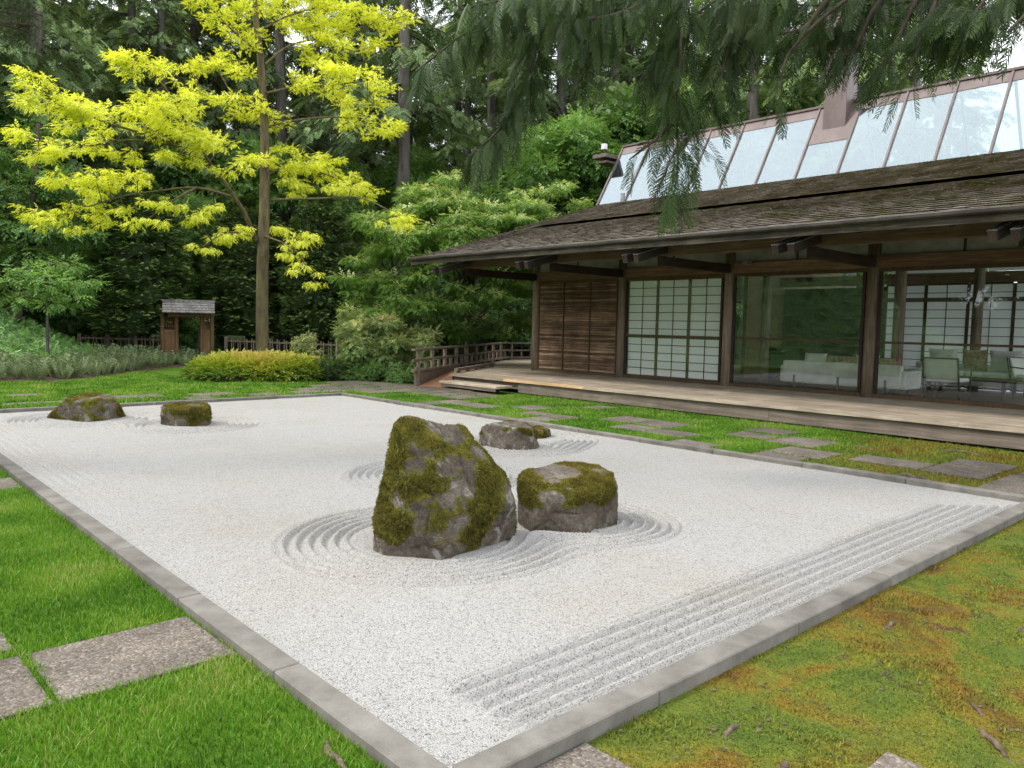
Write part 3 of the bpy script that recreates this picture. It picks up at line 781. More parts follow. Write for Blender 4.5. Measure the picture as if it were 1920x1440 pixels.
# lintel, transom panels, wall plate
BAY = list(zip(POSTS[1:], POSTS[:-1]))
for a, b in BAY:
    lo, hi = a + 0.11, b - 0.11
    hb('lintel', (WX - 0.07, WX + 0.07, lo, hi, 2.86, 3.09), MWlint, bev=0.004)
    hb('head_rail', (WX - 0.045, WX + 0.05, lo, hi, 2.78, 2.857), MWbr)
    hb('sill', (WX - 0.06, WX + 0.06, lo, hi, DZ - 0.02, DZ + 0.075), MWbr, bev=0.004)
    n = 2
    for k in range(n):
        y0 = lo + (hi - lo) * k / n; y1 = lo + (hi - lo) * (k + 1) / n
        hb('transom_panel', (WX - 0.012, WX + 0.012, y0 + 0.02, y1 - 0.02, 3.093, 3.66), MPL)
        if k: hb('transom_batten', (WX - 0.03, WX + 0.03, y0 - 0.02, y0 + 0.02, 3.093, 3.66), MWdark)
    hb('purlin', (12.98, 13.14, a + 0.004, b - 0.004, 3.055, 3.30), MWpurl, bev=0.005)
    hb('wall_plate', (WX - 0.09, WX + 0.09, a + 0.004, b - 0.004, 3.66, 3.85), MWdark)
hb('purlin', (12.98, 13.14, 16.06, 16.85, 3.055, 3.30), MWpurl, bev=0.005)
hb('post_lamp', (15.2, 15.42, 9.15, 9.27, 3.02, 3.12), MCAP, bev=0.01)

# slatted wall between the two left posts
wall = group('slat_wall'); lo, hi = 12.9 + 0.13, YL - 0.12
hb('backing', (WX + 0.02, WX + 0.05, lo, hi, DZ + 0.08, 2.78), MWdark, wall)
z = DZ + 0.08
while z < 2.76:
    h = random.choice((0.055, 0.06, 0.065, 0.075)); h = min(h, 2.778 - z)
    dx = random.uniform(0, 0.008)
    V, F = box(WX - 0.015 - dx, WX + 0.018, lo, hi, z + 0.006, z + h - 0.007); V[[0, 3], 0] -= 0.016
    hp('slat', V, F, MWslat, wall); z += h
for y in (lo + 0.02, lo + (hi - lo) * 0.325, lo + (hi - lo) * 0.66, hi - 0.02):
    hb('batten', (WX - 0.058, WX - 0.03, y - 0.018, y + 0.018, DZ + 0.08, 2.778), MWbr, wall)

# shoji leaves
def shoji(name, xw, y0, y1, z0, z1, rows, rail_row, label=None):
    s = group(name); st = 0.035; n = len(rows)
    for y in (y0 + st / 2, y1 - st / 2):
        hb('stile', (xw - 0.02, xw + 0.02, y - st / 2, y + st / 2, z0, z1), MWbr, s)
    zs = [z0 + (z1 - z0) * t for t in rows]; ym = (y0 + y1) / 2
    hb('muntin', (xw - 0.012, xw + 0.006, ym - 0.008, ym + 0.008, z0, z1), MWbr, s)
    for k, zz in enumerate(zs):
        t = 0.022 if k in (0, n - 1) else (0.026 if k == rail_row else 0.008)
        hb('rail' if t > 0.01 else 'muntin', (xw - (0.022 if k == rail_row else 0.0125), xw + 0.0055, y0 + st, y1 - st, zz - t, zz + t), MWbr, s)
    for k in range(n - 1):
        for a, b in ((y0 + st, ym - 0.008), (ym + 0.008, y1 - st)):
            hb('pane', (xw + 0.0065, xw + 0.0085, a - 0.002, b + 0.002, zs[k], zs[k + 1]), MPAP if xw < 18 else MPAB, s)
    return s
ROWS = [0.0] + [0.082 * k for k in range(1, 6)] + [0.41 + 0.0843 * k for k in range(1, 8)]
ROWS[-1] = 1.0
b0, b1 = 9.8 + 0.16, 12.9 - 0.16
for k in range(3):
    w = (b1 - b0) / 3; shoji('shoji_screen', WX + 0.03, b0 + k * w, b0 + (k + 1) * w, DZ + 0.08, 2.78, ROWS, 5)
# glazing outside them and in the two open bays
def glazing(y0, y1, nleaf, rail=True):
    g = group('glass_door'); lo, hi = y0 + 0.13, y1 - 0.13
    for y in (lo + 0.03, hi - 0.03): hb('jamb', (WX - 0.055, WX - 0.005, y - 0.03, y + 0.03, DZ + 0.076, 2.778), MWdark, g)
    if rail: hb('rail', (WX - 0.05, WX - 0.012, lo + 0.06, hi - 0.06, 1.385, 1.43), MWbr, g)
    hb('pane', (WX - 0.034, WX - 0.028, lo + 0.06, hi - 0.06, DZ + 0.077, 2.777), MGL, g)
glazing(9.8, 12.9, 1); glazing(6.6, 9.8, 1); glazing(3.4, 6.6, 1); glazing(0.2, 3.4, 1)

# room behind the glass
hb('floor', (WX + 0.06, 25.0, YR, YL - 0.1, DZ - 0.06, DZ - 0.005), MFLR)
hb('end_wall', (WX + 0.1, 20.4, YL - 0.06, YL + 0.06, 0.0, 4.4), MPL)
hb('end_wall_sill', (WX + 0.12, 24.0, YL + 0.065, YL + 0.12, DZ, DZ + 0.2), MWdark)
for yp in (11.2,):
    hb('inner_wall', (18.6, 24.0, yp - 0.06, yp + 0.06, DZ, 4.6), MWlint)
hb('hearth', (20.45, 20.8, 8.3, 11.1, DZ, 2.75), MWdark)
for k in range(7):
    y1 = 8.25 - k * 0.94; shoji('shoji_screen', 20.3, y1 - 0.94, y1, DZ + 0.03, 2.78, [j / 12 for j in range(13)], 99)
hb('inner_head', (20.22, 20.4, YR, 11.1, 2.80, 3.05), MWlint)
hb('inner_rail', (20.20, 20.225, YR, 8.3, 2.36, 2.46), MWpost)
for k in range(4): hb('clerestory', (20.29, 20.31, 8.2 - (k + 1) * 2.2, 8.16 - k * 2.2, 3.06, 3.9), MPAB)
for xx, yy in ((17.3, 6.75), (19.6, 5.95), (17.4, 9.9)):
    V, F = tube([(xx, yy, DZ), (xx, yy, 2), (xx, yy, 4.6)], 0.11, 14); hp('inner_post', V, F, MWpost, smooth=True)
hb('inner_beam', (17.22, 17.38, YR, YL - 0.1, 3.0, 3.2), MWlint)

# roof: two shingled steps
SL = math.tan(R_(16.5)); EX, EZ = 11.95, 3.27
roof = group('roof')
def rz(x): return EZ + (x - EX) * SL
V = np.array([[EX, YR, rz(EX) - 0.02], [19.1, YR, rz(19.1) - 0.02], [19.1, 17.0, rz(19.1) - 0.02], [EX, 17.0, rz(EX) - 0.02],
              [EX, YR, rz(EX) - 0.07], [19.1, YR, rz(19.1) - 0.07], [19.1, 17.0, rz(19.1) - 0.07], [EX, 17.0, rz(EX) - 0.07]])[[4, 5, 6, 7, 0, 1, 2, 3]]
hp('roof_boards', V, BF, MWdark, roof)
for s in range(26):
    y = 16.6 - s * 0.66
    if min(abs(y - p) for p in POSTS) < 0.25: continue
    V, F = beam((12.05, y, rz(12.05) - 0.135), (19.0, y, rz(19.0) - 0.135), 0.07, 0.12); hp('rafter', V, F, MWdark, roof)
hb('fascia', (EX - 0.03, EX + 0.02, YR, 17.02, 3.115, 3.235), MWfas, roof, bev=0.004)
V, F = beam((EX - 0.02, 17.035, rz(EX) - 0.09), (19.1, 17.035, rz(19.1) - 0.09), 0.05, 0.15); hp('verge_board', V, F, MWfas, roof)
# gutter: open channel
prof = [(-0.005, 0.06), (-0.005, 0.0), (-0.07, 0.0), (-0.085, 0.02), (-0.085, 0.058), (-0.095, 0.066), (-0.10, 0.058), (-0.097, 0.016), (-0.075, -0.008), (0.0, -0.008)]
Vg = np.array([[EX - 0.032 + a, y, 3.232 + b] for y in (YR, 17.03) for a, b in prof]); k = len(prof)
Fg = np.array([[i, (i + 1) % k, k + (i + 1) % k, k + i] for i in range(k)])
hp('gutter', Vg, Fg, MGUT, roof)
def m_shingle():
    nt = NT('cedar_shingle'); p = world_pos(nt); t = nt.n('Attribute', attribute_name='tint').outputs['Fac']
    c = nt.ramp(t, [(0.0, (0.125, 0.108, 0.094)), (0.5, (0.265, 0.235, 0.208)), (1.0, (0.45, 0.41, 0.37))])
    f = nt.noise(nt.map(p, (0.3, 6, 0.3)), 14, 5, 0.7); c = nt.mix(0.6, c, nt.ramp(f, [(0.3, 0.5), (0.7, 1.45)]), 'MULTIPLY')
    sx = nt.n('SeparateXYZ'); nt.set(sx.inputs[0], p)
    right = nt.ramp(nt.math('DIVIDE', sx.outputs[1], 17.0), [(0.35, 1.0), (0.85, 0.25)])
    mo = nt.noise(p, 1.4, 6, 0.7)
    k = nt.math('MULTIPLY', nt.ramp(mo, [(0.40, 0.0), (0.62, 0.85)]), right)
    c = nt.mix(k, c, nt.ramp(nt.noise(p, 30, 3), [(0.3, (0.070, 0.068, 0.024)), (0.7, (0.185, 0.168, 0.062))]))
    return nt.end(nt.bsdf(c, 0.9, nt.bump(nt.math('ADD', f, nt.noise(p, 60, 4)), 0.6, 0.012), 0.15))
MSH = m_shingle()
sh = []                                               # (x, y0, y1, zlift, tint, len)
def courses(x0, x1, lift, ytop, expo):
    x = x0; r = 0
    while x < x1 - 0.05:
        y = YR + random.uniform(-0.1, 0)
        while y < ytop:
            w = random.uniform(0.10, 0.22); y2 = min(y + w, ytop)
            sh.append((x + random.uniform(-0.012, 0.008), y + 0.003, y2 - 0.003, lift + random.uniform(0, 0.006), random.gauss(0.5, 0.17), expo * 1.6)); y = y2
        x += expo; r += 1
courses(EX - 0.05, 15.50, 0.0, 17.04, 0.205); courses(15.45, 19.05, 0.085, 16.75, 0.205)
def shv(x, y0, y1, lf, t, L):
    c_, s_ = math.cos(R_(16.5)), math.sin(R_(16.5)); nx, nz = -s_, c_
    P = []
    for d, th0, th1 in ((0.0, 0.000, 0.030), (L, -0.022, -0.010)):
        for th, un in ((th0, 0.035 if d == 0 else 0.0), (th1, 0.0)):
            bx, bz = x + (d + un) * c_, rz(x) + (d + un) * s_ + lf
            for y in (y0, y1): P.append((bx + nx * th, y, bz + nz * th))
    V = np.array([P[0], P[4], P[5], P[1], P[2], P[6], P[7], P[3]]); return V
near = sorted(range(len(sh)), key=lambda i: 99 if sh[i][1] < 0.26 * sh[i][0] else math.hypot(sh[i][0], sh[i][1]))[:300]
ns = set(near); rest, tt = [], []
for i, s in enumerate(sh):
    V = shv(*s); t = min(max(s[4], 0), 1)
    if i in ns: hp('shingle', V, BF, MSH, roof, tint=np.full(8, t))
    else: rest.append((V, BF)); tt += [t] * 8
V, F = cat(rest); hp('shingles', V, F, MSH, roof, tint=tt, kind='stuff')
# unseen rear slope, kept short and open behind so daylight reaches the screens
V = np.array([[21.5, YR, 5.36], [25.2, YR, 4.27], [25.2, 16.75, 4.27], [21.5, 16.75, 5.36], [21.5, YR, 5.44], [25.2, YR, 4.35], [25.2, 16.75, 4.35], [21.5, 16.75, 5.44]])
hp('rear_roof', V, BF, MSH, roof, tint=np.full(8, 0.4))

# skylight
sk = group('skylight'); B0, B1 = np.array([19.05, 5.45]), np.array([20.3, 7.50])
MY = [16.93 - 1.119 * k for k in range(16)]
dv = (B1 - B0) / np.linalg.norm(B1 - B0); nv = np.array([-dv[1], dv[0]])
def onsl(t, y, lift=0.0): q = B0 + (B1 - B0) * t + nv * lift; return (q[0], y, q[1])
def slab(name, t0, t1, y0, y1, l0, l1, mat):
    V = np.array([onsl(t0, y0, l0), onsl(t1, y0, l0), onsl(t1, y1, l0), onsl(t0, y1, l0), onsl(t0, y0, l1), onsl(t1, y0, l1), onsl(t1, y1, l1), onsl(t0, y1, l1)])
    return hp(name, V, BF, mat, sk)
for k in range(15):
    y1, y0 = MY[k] - 0.025, MY[k + 1] + 0.025
    if k == 6:
        slab('pane', 0.02, 0.47, y0, y1, 0.0, 0.012, MSKY); slab('chimney_flashing', 0.474, 0.998, y0, y1, 0.0, 0.02, MCOP)
    else:
        slab('pane', 0.02, 0.86, y0, y1, 0.0, 0.012, MSKY); slab('head_flashing', 0.864, 0.998, y0, y1, 0.0, 0.02, MCOP)
for y in MY: slab('mullion', 0.0, 1.0, y - 0.024, y + 0.024, -0.03, 0.05, MCOP)
hb('sill_flashing', (18.93, 19.10, YR, 16.97, 5.37, 5.425), MGUT, sk)
hb('ridge_cap', (20.23, 20.40, YR, 16.97, 7.50, 7.56), MCOP, sk)
V = np.array([[20.35, YR, 7.5], [21.5, YR, 5.4], [21.5, 16.9, 5.4], [20.35, 16.9, 7.5]])
for k in range(15):
    y1, y0 = MY[k] - 0.025, MY[k + 1] + 0.025
    V = np.array([[20.36, y0, 7.47], [21.5, y0, 5.42], [21.5, y1, 5.42], [20.36, y1, 7.47], [20.372, y0, 7.48], [21.512, y0, 5.43], [21.512, y1, 5.43], [20.372, y1, 7.48]])
    hp('rear_pane', V, BF, MSKY, sk)
    V, F = beam((20.36, MY[k], 7.47), (21.5, MY[k], 5.42), 0.05, 0.06, (0, 1, 0.01)); hp('rear_mullion', V, F, MCOP, sk)
V = np.array([[19.06, 16.94, 5.43], [20.30, 16.94, 7.49], [21.5, 16.94, 5.43]]); V = np.concatenate([V, V + [0, 0.03, 0]])
hp('gable_panel', V, [np.array([[0, 1, 2], [5, 4, 3]]), np.array([[0, 3, 4, 1], [1, 4, 5, 2], [2, 5, 3, 0]])], MCOP, sk)
# ridge end pieces at the left
hb('ridge_end', (19.45, 20.4, 16.98, 17.55, 7.08, 7.20), MCOP, bev=0.01); hb('ridge_end_trim', (19.5, 20.3, 16.98, 17.45, 6.92, 6.98), MWfas)
hb('roof_sensor', (19.75, 19.90, 17.30, 17.45, 7.42, 7.60), m_simple('white_box', [(0.3, 0.55), (0.7, 0.68)], 4, 0.5), bev=0.01)
V, F = tube([(19.82, 17.37, 7.20), (19.82, 17.37, 7.43)], 0.015, 8); hp('sensor_mast', V, F, MGUT)
hb('vent_box', (18.45, 18.52, 15.35, 15.47, 5.36, 5.62), MCAP, bev=0.006)
# chimney
ch = group('chimney')
hb('flue', (19.86, 20.46, 9.33, 9.93, 6.55, 9.0), MCOP, ch, bev=0.012)
hb('neck', (19.93, 20.39, 9.40, 9.86, 9.0, 9.16), MCAP, ch)
hb('cap', (19.80, 20.52, 9.27, 9.99, 9.16, 9.7), MCOP, ch, bev=0.012)

# ------------------------------------------------------------------ furniture seen through the glass
MFAB = m_simple('pale_upholstery', [(0.35, (0.50, 0.49, 0.45)), (0.65, (0.60, 0.59, 0.55))], 6, 0.95, 0.2, 0.004, 0.1, fine=220)
MFLO = m_simple('floral_fabric', [(0.38, (0.10, 0.085, 0.065)), (0.46, (0.30, 0.24, 0.17)), (0.54, (0.32, 0.10, 0.07)), (0.62, (0.40, 0.34, 0.25))], 14, 0.95, 0.2, 0.004, 0.1)
MLEG = m_simple('steel_frame', [(0.3, 0.05), (0.7, 0.10)], 9, 0.4, 0.05, 0.002, 0.5, 0.8)
def cushion(loc, w, h, t, rz_, tilt, mat, label, group_=None, name='cushion'):
    n = 12; u = np.linspace(-1, 1, n); U, W = np.meshgrid(u, u, indexing='ij')
    pin = 1 - 0.10 * (np.abs(U * W)) ** 0 * (1 - np.abs(np.abs(U) - np.abs(W))) * 0.6
    X = U * w / 2 * (1 - 0.06 * (1 - W ** 2) * np.abs(U)); Z = W * h / 2 * (1 - 0.07 * (1 - U ** 2) * np.abs(W))
    T = t / 2 * ((1 - U ** 4) * (1 - W ** 4)) ** 0.5
    A = np.stack([X, -T, Z], -1).reshape(-1, 3); B = np.stack([X, T, Z], -1).reshape(-1, 3)
    i, j = np.meshgrid(np.arange(n - 1), np.arange(n - 1), indexing='ij'); a = (i * n + j).ravel()
    F = np.stack([a, a + n, a + n + 1, a + 1], -1); F2 = F[:, ::-1] + n * n
    V = np.concatenate([A, B]); V[:, 2] += h / 2
    ct, st = math.cos(tilt), math.sin(tilt); Y, Zz = V[:, 1].copy(), V[:, 2].copy(); V[:, 1] = Y * ct - Zz * st; V[:, 2] = Y * st + Zz * ct
    c_, s_ = math.cos(rz_), math.sin(rz_); X_, Y_ = V[:, 0].copy(), V[:, 1].copy(); V[:, 0] = X_ * c_ - Y_ * s_; V[:, 1] = X_ * s_ + Y_ * c_
    bm_ = mesh(name, V, [F, F2], mat, smooth=True); o = obj(name, bm_, loc=loc); tag(o, label, 'cushion', group_); return o
FZ = DZ - 0.005
def sofa(loc, L, label, back='x-'):
    t = thing('sofa', label, 'sofa', loc); x, y, z = loc
    def b(n, d, m, bv=0.03):
        V, F = box(*d); V, F = bevel(V, F, bv, 2); V = V + np.array(loc); return part(n, V, F, m, t, smooth=False)
    s = 1 if back == 'x-' else -1
    xs = lambda a, c: (a, c) if s == 1 else (-c, -a)
    b('seat', (*xs(0.1, 0.92), -L / 2 + 0.08, L / 2 - 0.08, 0.16, 0.36), MFAB)
    b('backrest', (*xs(0, 0.16), -L / 2, L / 2, 0.12, 0.62), MFAB, 0.05)
    for q in (-1, 1): b('armrest', (*xs(0.05, 0.9), q * L / 2 - 0.08, q * L / 2 + 0.08, 0.12, 0.5), MFAB, 0.04)
    for yy in (-L / 2 + 0.3, 0, L / 2 - 0.3): b('leg', (*xs(0.0 - 0.03, 0.02), yy - 0.02, yy + 0.02, 0.0, 0.30), MLEG, 0.004)
    for yy in (-L / 2 + 0.15, L / 2 - 0.15): b('leg', (*xs(0.8, 0.84), yy - 0.02, yy + 0.02, 0.0, 0.17), MLEG, 0.004)
    for k, xx in enumerate((0.5,)): b('seat_cushion', (*xs(0.17, 0.9), -L / 2 + 0.1, -0.01, 0.361, 0.47), MFAB, 0.04); b('seat_cushion', (*xs(0.17, 0.9), 0.01, L / 2 - 0.1, 0.361, 0.47), MFAB, 0.04)
    return t
sofa((16.55, 7.65, FZ), 2.6, 'long white sofa seen from behind through the left glass bay')
sofa((19.7, 5.9, FZ), 2.6, 'white sofa facing outward against the inner paper screens', 'x+')
for k, (yy, m, lab) in enumerate(((8.35, MFAB, 'plain pale cushion at the left end of the nearer sofa'), (7.85, MFLO, 'patterned cushion left of centre on the nearer sofa'), (7.6, MFLO, 'patterned cushion at the centre of the nearer sofa'),
                        (7.2, MFAB, 'plain pale cushion right of centre on the nearer sofa'), (6.75, MFLO, 'patterned cushion by the porch post on the nearer sofa'))):
    cushion((16.86, yy, FZ + 0.465), 0.52, 0.34 if m is MFAB else 0.30, 0.16, R_(90) + random.uniform(-.1, .1), R_(14), m, lab)
for yy, m, lab, w in ((6.5, MFAB, 'large pale cushion at the left of the far sofa', .62), (5.85, MFLO, 'patterned cushion in the middle of the far sofa', .5), (5.25, MFAB, 'large pale cushion at the right of the far sofa', .62)):
    cushion((19.38, yy, FZ + 0.465), w, 0.5, 0.2, R_(-90), R_(14), m, lab)
def armchair(loc, rz_, label):
    t = thing('armchair', label, 'armchair', loc); c_, s_ = math.cos(rz_), math.sin(rz_)
    Rm = np.array([[c_, -s_, 0], [s_, c_, 0], [0, 0, 1]])
    def add(n, V, F, m): return part(n, np.asarray(V) @ Rm.T + np.array(loc), F, m, t)
    V, F = box(-0.30, 0.30, -0.28, 0.34, 0.34, 0.42); V, F = bevel(V, F, 0.02); add('seat', V, F, MFAB)
    V, F = beam((0, -0.27, 0.40), (0, -0.42, 0.80), 0.60, 0.05, (0, 1, 0.3)); V, F = bevel(V, F, 0.015); add('backrest', V, F, MFAB)
    for s in (-1, 1):
        V, F = cat([beam((s * 0.32, -0.44, 0.82), (s * 0.32, -0.24, 0.0), 0.028, 0.028), ]); add('leg', V, F, MLEG)
        V, F = beam((s * 0.32, 0.36, 0.58), (s * 0.32, 0.30, 0.0), 0.028, 0.028); add('leg', V, F, MLEG)
        V, F = beam((s * 0.32, -0.36, 0.62), (s * 0.32, 0.37, 0.58), 0.035, 0.025); add('armrest', V, F, MLEG)
    V, F = beam((-0.32, -0.435, 0.81), (0.32, -0.435, 0.81), 0.028, 0.028); add('top_rail', V, F, MLEG)
    return t
armchair((16.75, 5.55, FZ), R_(-90), 'pale armchair with dark frame seen from behind through the right glass bay')
armchair((18.9, 4.55, FZ), R_(150), 'pale armchair with dark armrests at the far right of the room')
t = thing('coffee_table', 'low dark coffee table between the two sofas', 'table', (18.0, 5.6, FZ))
V, F = bevel(*box(17.55, 18.45, 4.7, 6.3, FZ + 0.34, FZ + 0.38), 0.006); part('table_top', V, F, MWdark, t)
for xx in (17.65, 18.35):
    for yy in (4.8, 6.2): part('leg', *box(xx - .03, xx + .03, yy - .03, yy + .03, FZ, FZ + 0.34), MWdark, t)
t = thing('sideboard', 'dark sideboard against the inner wall behind the nearer sofa', 'sideboard', (19.6, 10.0, FZ))
V, F = bevel(*box(19.4, 19.85, 8.6, 10.9, FZ + 0.06, FZ + 0.85), 0.006); part('body', V, F, MWdark, t)
for k in range(3): V, F = bevel(*box(19.38, 19.398, 8.65 + k * 0.75, 9.36 + k * 0.75, FZ + 0.1, FZ + 0.8), 0.003); part('door', V, F, MWdark, t)
for xx in (19.45, 19.8):
    for yy in (8.65, 10.85): part('leg', *box(xx - .02, xx + .02, yy - .02, yy + .02, FZ, FZ + 0.06), MWdark, t)

# ------------------------------------------------------------------ step, ramp and railing
t = thing('deck_step', 'low timber step bench below the left end of the deck', 'step', (12.0, 14.4, 0.0))
for x0, x1 in ((11.74, 11.99), (12.0, 12.25)):
    V, F = bevel(*box(x0, x1, 13.35, 15.5, 0.125, 0.185), 0.006); part('tread_board', V, F, MWdeck, t)
part('front_board', *box(11.755, 11.79, 13.4, 15.45, 0.06, 0.123), MWskirt, t)
for y in (13.75, 14.6, 15.2): part('leg', *box(11.85, 12.15, y - 0.05, y + 0.05, 0.0, 0.124), MWdark, t)

MRAMP = m_simple('ramp_mat', [(0.3, (0.26, 0.125, 0.06)), (0.7, (0.36, 0.18, 0.09))], 5, 0.9, 0.2, 0.004, fine=160)
u2 = np.array([0.832, 0.555]); n2 = np.array([-0.555, 0.832])
def rp(s, n, z): q = u2 * s + n2 * n; return (q[0], q[1], z)
s0 = 18.45
t = thing('ramp', 'short tan ramp rising beside the railing to the deck', 'ramp', rp(s0, 6.5, 0.0))
V = np.array([rp(s0 - .1, 6.05, 0.005), rp(s0 + 3.4, 6.36, DZ - 0.05), rp(s0 + 3.4, 6.98, DZ - 0.05), rp(s0 + .1, 6.98, 0.005),
              rp(s0 - .1, 6.05, 0.02), rp(s0 + 3.4, 6.36, DZ + 0.006), rp(s0 + 3.4, 6.98, DZ + 0.006), rp(s0 + .1, 6.98, 0.02)])
part('surface', V, BF, MRAMP, t)
V, F = beam(rp(s0 + 0.9, 6.27, DZ + 0.085), rp(s0 + 4.6, 6.27, DZ + 0.085), 0.09, 0.075); part('edge_rail', V, F, MWrail, t)
for k in range(5): V, F = beam(rp(s0 + 1.1 + k * 0.82, 6.27, DZ), rp(s0 + 1.1 + k * 0.82, 6.27, DZ + 0.05), 0.07, 0.1, (1, 0, 0)); part('rail_block', V, F, MWrail, t)
V, F = beam(rp(s0 + 0.15, 7.03, 0.16), rp(s0 + 3.6, 7.03, 0.20), 0.05, 0.34); part('side_board', V, F, MWrail, t)

def railing(label, A, B, npost, zb0, zb1, h, endcap=True):
    A, B = np.array(A, float), np.array(B, float); t = thing('railing', label, 'railing', (A[0], A[1], 0))
    d = B - A; zz = lambda f: zb0 + (zb1 - zb0) * f
    P = lambda f, z: (A[0] + d[0] * f, A[1] + d[1] * f, zz(f) + z)
    e0, e1 = (-0.03, 1.0)
    for z, w, hh in ((h, 0.10, 0.055), (h * 0.55, 0.06, 0.06), (0.06, 0.09, 0.07)):
        V, F = bevel(*beam(P(e0, z), P(e1, z), w, hh), 0.006); part('rail', V, F, MWrail, t)
    for k in range(npost):
        f = (k + 0.1) / npost
        V, F = beam(P(f, -0.05), P(f, h - 0.03), 0.075, 0.075, (1, 0, 0)); part('post', V, F, MWrail, t)
        f = (k + 0.6) / npost
        V, F = beam(P(f, 0.09), P(f, h * 0.55 - 0.03), 0.065, 0.065, (1, 0, 0)); part('baluster', V, F, MWrail, t)
    return t
Q0, Q1 = rp(s0 + 0.15, 7.06, 0)[:2], rp(s0 + 9.5, 7.06, 0)[:2]
railing('weathered timber railing running along the ramp and deck edge', Q0, Q1, 9, 0.33, 0.35, 0.60)
railing('short timber railing closing the back of the deck left of the house', (Q1[0] + 0.1, Q1[1]), (22.2, 21.2), 3, 0.33, 0.33, 0.60)
V, F = beam((*Q0, 0.0), (*Q0, 0.5), 0.10, 0.10, (1, 0, 0)); part('post', V, F, MWrail, bpy.data.objects['railing'])

# ------------------------------------------------------------------ trees and shrubs
MBK = m_simple('bark', [(0.3, (0.035, 0.027, 0.021)), (0.55, (0.085, 0.066, 0.050)), (0.75, (0.14, 0.115, 0.09))], 9, 0.95, 0.9, 0.03, 0.1, stretch=(1, 1, 0.22), rnd=0.15)
MBKG = m_simple('grey_bark', [(0.3, (0.075, 0.066, 0.058)), (0.55, (0.15, 0.132, 0.118)), (0.75, (0.22, 0.20, 0.18))], 7, 0.95, 0.8, 0.03, 0.1, stretch=(1, 1, 0.18), rnd=0.2)
MBKY = m_simple('locust_bark', [(0.3, (0.060, 0.046, 0.030)), (0.5, (0.12, 0.095, 0.060)), (0.62, (0.14, 0.125, 0.055)), (0.75, (0.17, 0.14, 0.105))], 8, 0.95, 1.0, 0.03, 0.1, stretch=(1, 1, 0.25))
MTW = m_simple('twig_bark', [(0.3, (0.045, 0.034, 0.026)), (0.7, (0.10, 0.08, 0.062))], 14, 0.95, 0.4, 0.01, 0.1)
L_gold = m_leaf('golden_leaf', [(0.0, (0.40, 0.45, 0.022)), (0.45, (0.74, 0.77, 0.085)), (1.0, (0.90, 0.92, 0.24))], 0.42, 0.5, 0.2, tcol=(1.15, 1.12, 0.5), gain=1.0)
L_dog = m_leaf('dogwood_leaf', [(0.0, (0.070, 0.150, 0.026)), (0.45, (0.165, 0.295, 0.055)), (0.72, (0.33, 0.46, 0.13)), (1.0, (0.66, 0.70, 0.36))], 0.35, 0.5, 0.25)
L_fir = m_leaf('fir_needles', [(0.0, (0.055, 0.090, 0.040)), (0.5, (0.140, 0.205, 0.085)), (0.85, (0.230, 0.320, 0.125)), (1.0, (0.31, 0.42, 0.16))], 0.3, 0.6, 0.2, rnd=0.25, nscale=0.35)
L_cedar = m_leaf('cedar_frond', [(0.0, (0.024, 0.050, 0.014)), (0.5, (0.068, 0.122, 0.032)), (1.0, (0.145, 0.225, 0.062))], 0.22, 0.5, 0.2, nscale=0.8, gain=0.6)
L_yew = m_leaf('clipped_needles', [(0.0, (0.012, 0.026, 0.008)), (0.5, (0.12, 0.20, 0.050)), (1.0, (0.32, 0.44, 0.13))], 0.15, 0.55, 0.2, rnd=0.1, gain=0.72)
L_mid = m_leaf('broad_leaf', [(0.0, (0.060, 0.130, 0.032)), (0.5, (0.140, 0.260, 0.065)), (1.0, (0.235, 0.375, 0.120))], 0.35, 0.45, 0.3, rnd=0.2, nscale=0.5)
L_dark = m_leaf('dark_leaf', [(0.0, (0.026, 0.056, 0.016)), (0.5, (0.066, 0.130, 0.034)), (1.0, (0.125, 0.215, 0.060))], 0.25, 0.4, 0.35, rnd=0.25, nscale=0.6)
L_pier = m_leaf('pieris_leaf', [(0.0, (0.045, 0.085, 0.025)), (0.5, (0.135, 0.185, 0.060)), (0.8, (0.26, 0.30, 0.125)), (0.9, (0.33, 0.30, 0.17)), (1.0, (0.36, 0.19, 0.10))], 0.25, 0.5, 0.25, nscale=1.4, gain=1.8)
L_pale = m_leaf('pale_leaf', [(0.0, (0.14, 0.20, 0.06)), (0.5, (0.33, 0.38, 0.15)), (1.0, (0.52, 0.53, 0.28))], 0.3, 0.5, 0.2)
L_spi = m_leaf('spirea_leaf', [(0.0, (0.060, 0.115, 0.014)), (0.3, (0.20, 0.30, 0.028)), (0.55, (0.44, 0.46, 0.07)), (0.82, (0.60, 0.50, 0.15)), (1.0, (0.58, 0.40, 0.16))], 0.3, 0.5, 0.2)
L_heath = m_leaf('heath_stem', [(0.0, (0.090, 0.130, 0.065)), (0.5, (0.205, 0.260, 0.135)), (1.0, (0.33, 0.39, 0.22))], 0.2, 0.7, 0.1, rnd=0.12)
L_cover = m_leaf('juniper_cover', [(0.0, (0.070, 0.150, 0.050)), (0.5, (0.165, 0.290, 0.105)), (1.0, (0.28, 0.42, 0.18))], 0.25, 0.6, 0.2, nscale=0.7, gain=1.5)
L_pine = m_leaf('pine_needles', [(0.0, (0.018, 0.030, 0.012)), (0.5, (0.045, 0.062, 0.022)), (0.9, (0.075, 0.085, 0.032)), (1.0, (0.15, 0.085, 0.04))], 0.15, 0.6, 0.2)

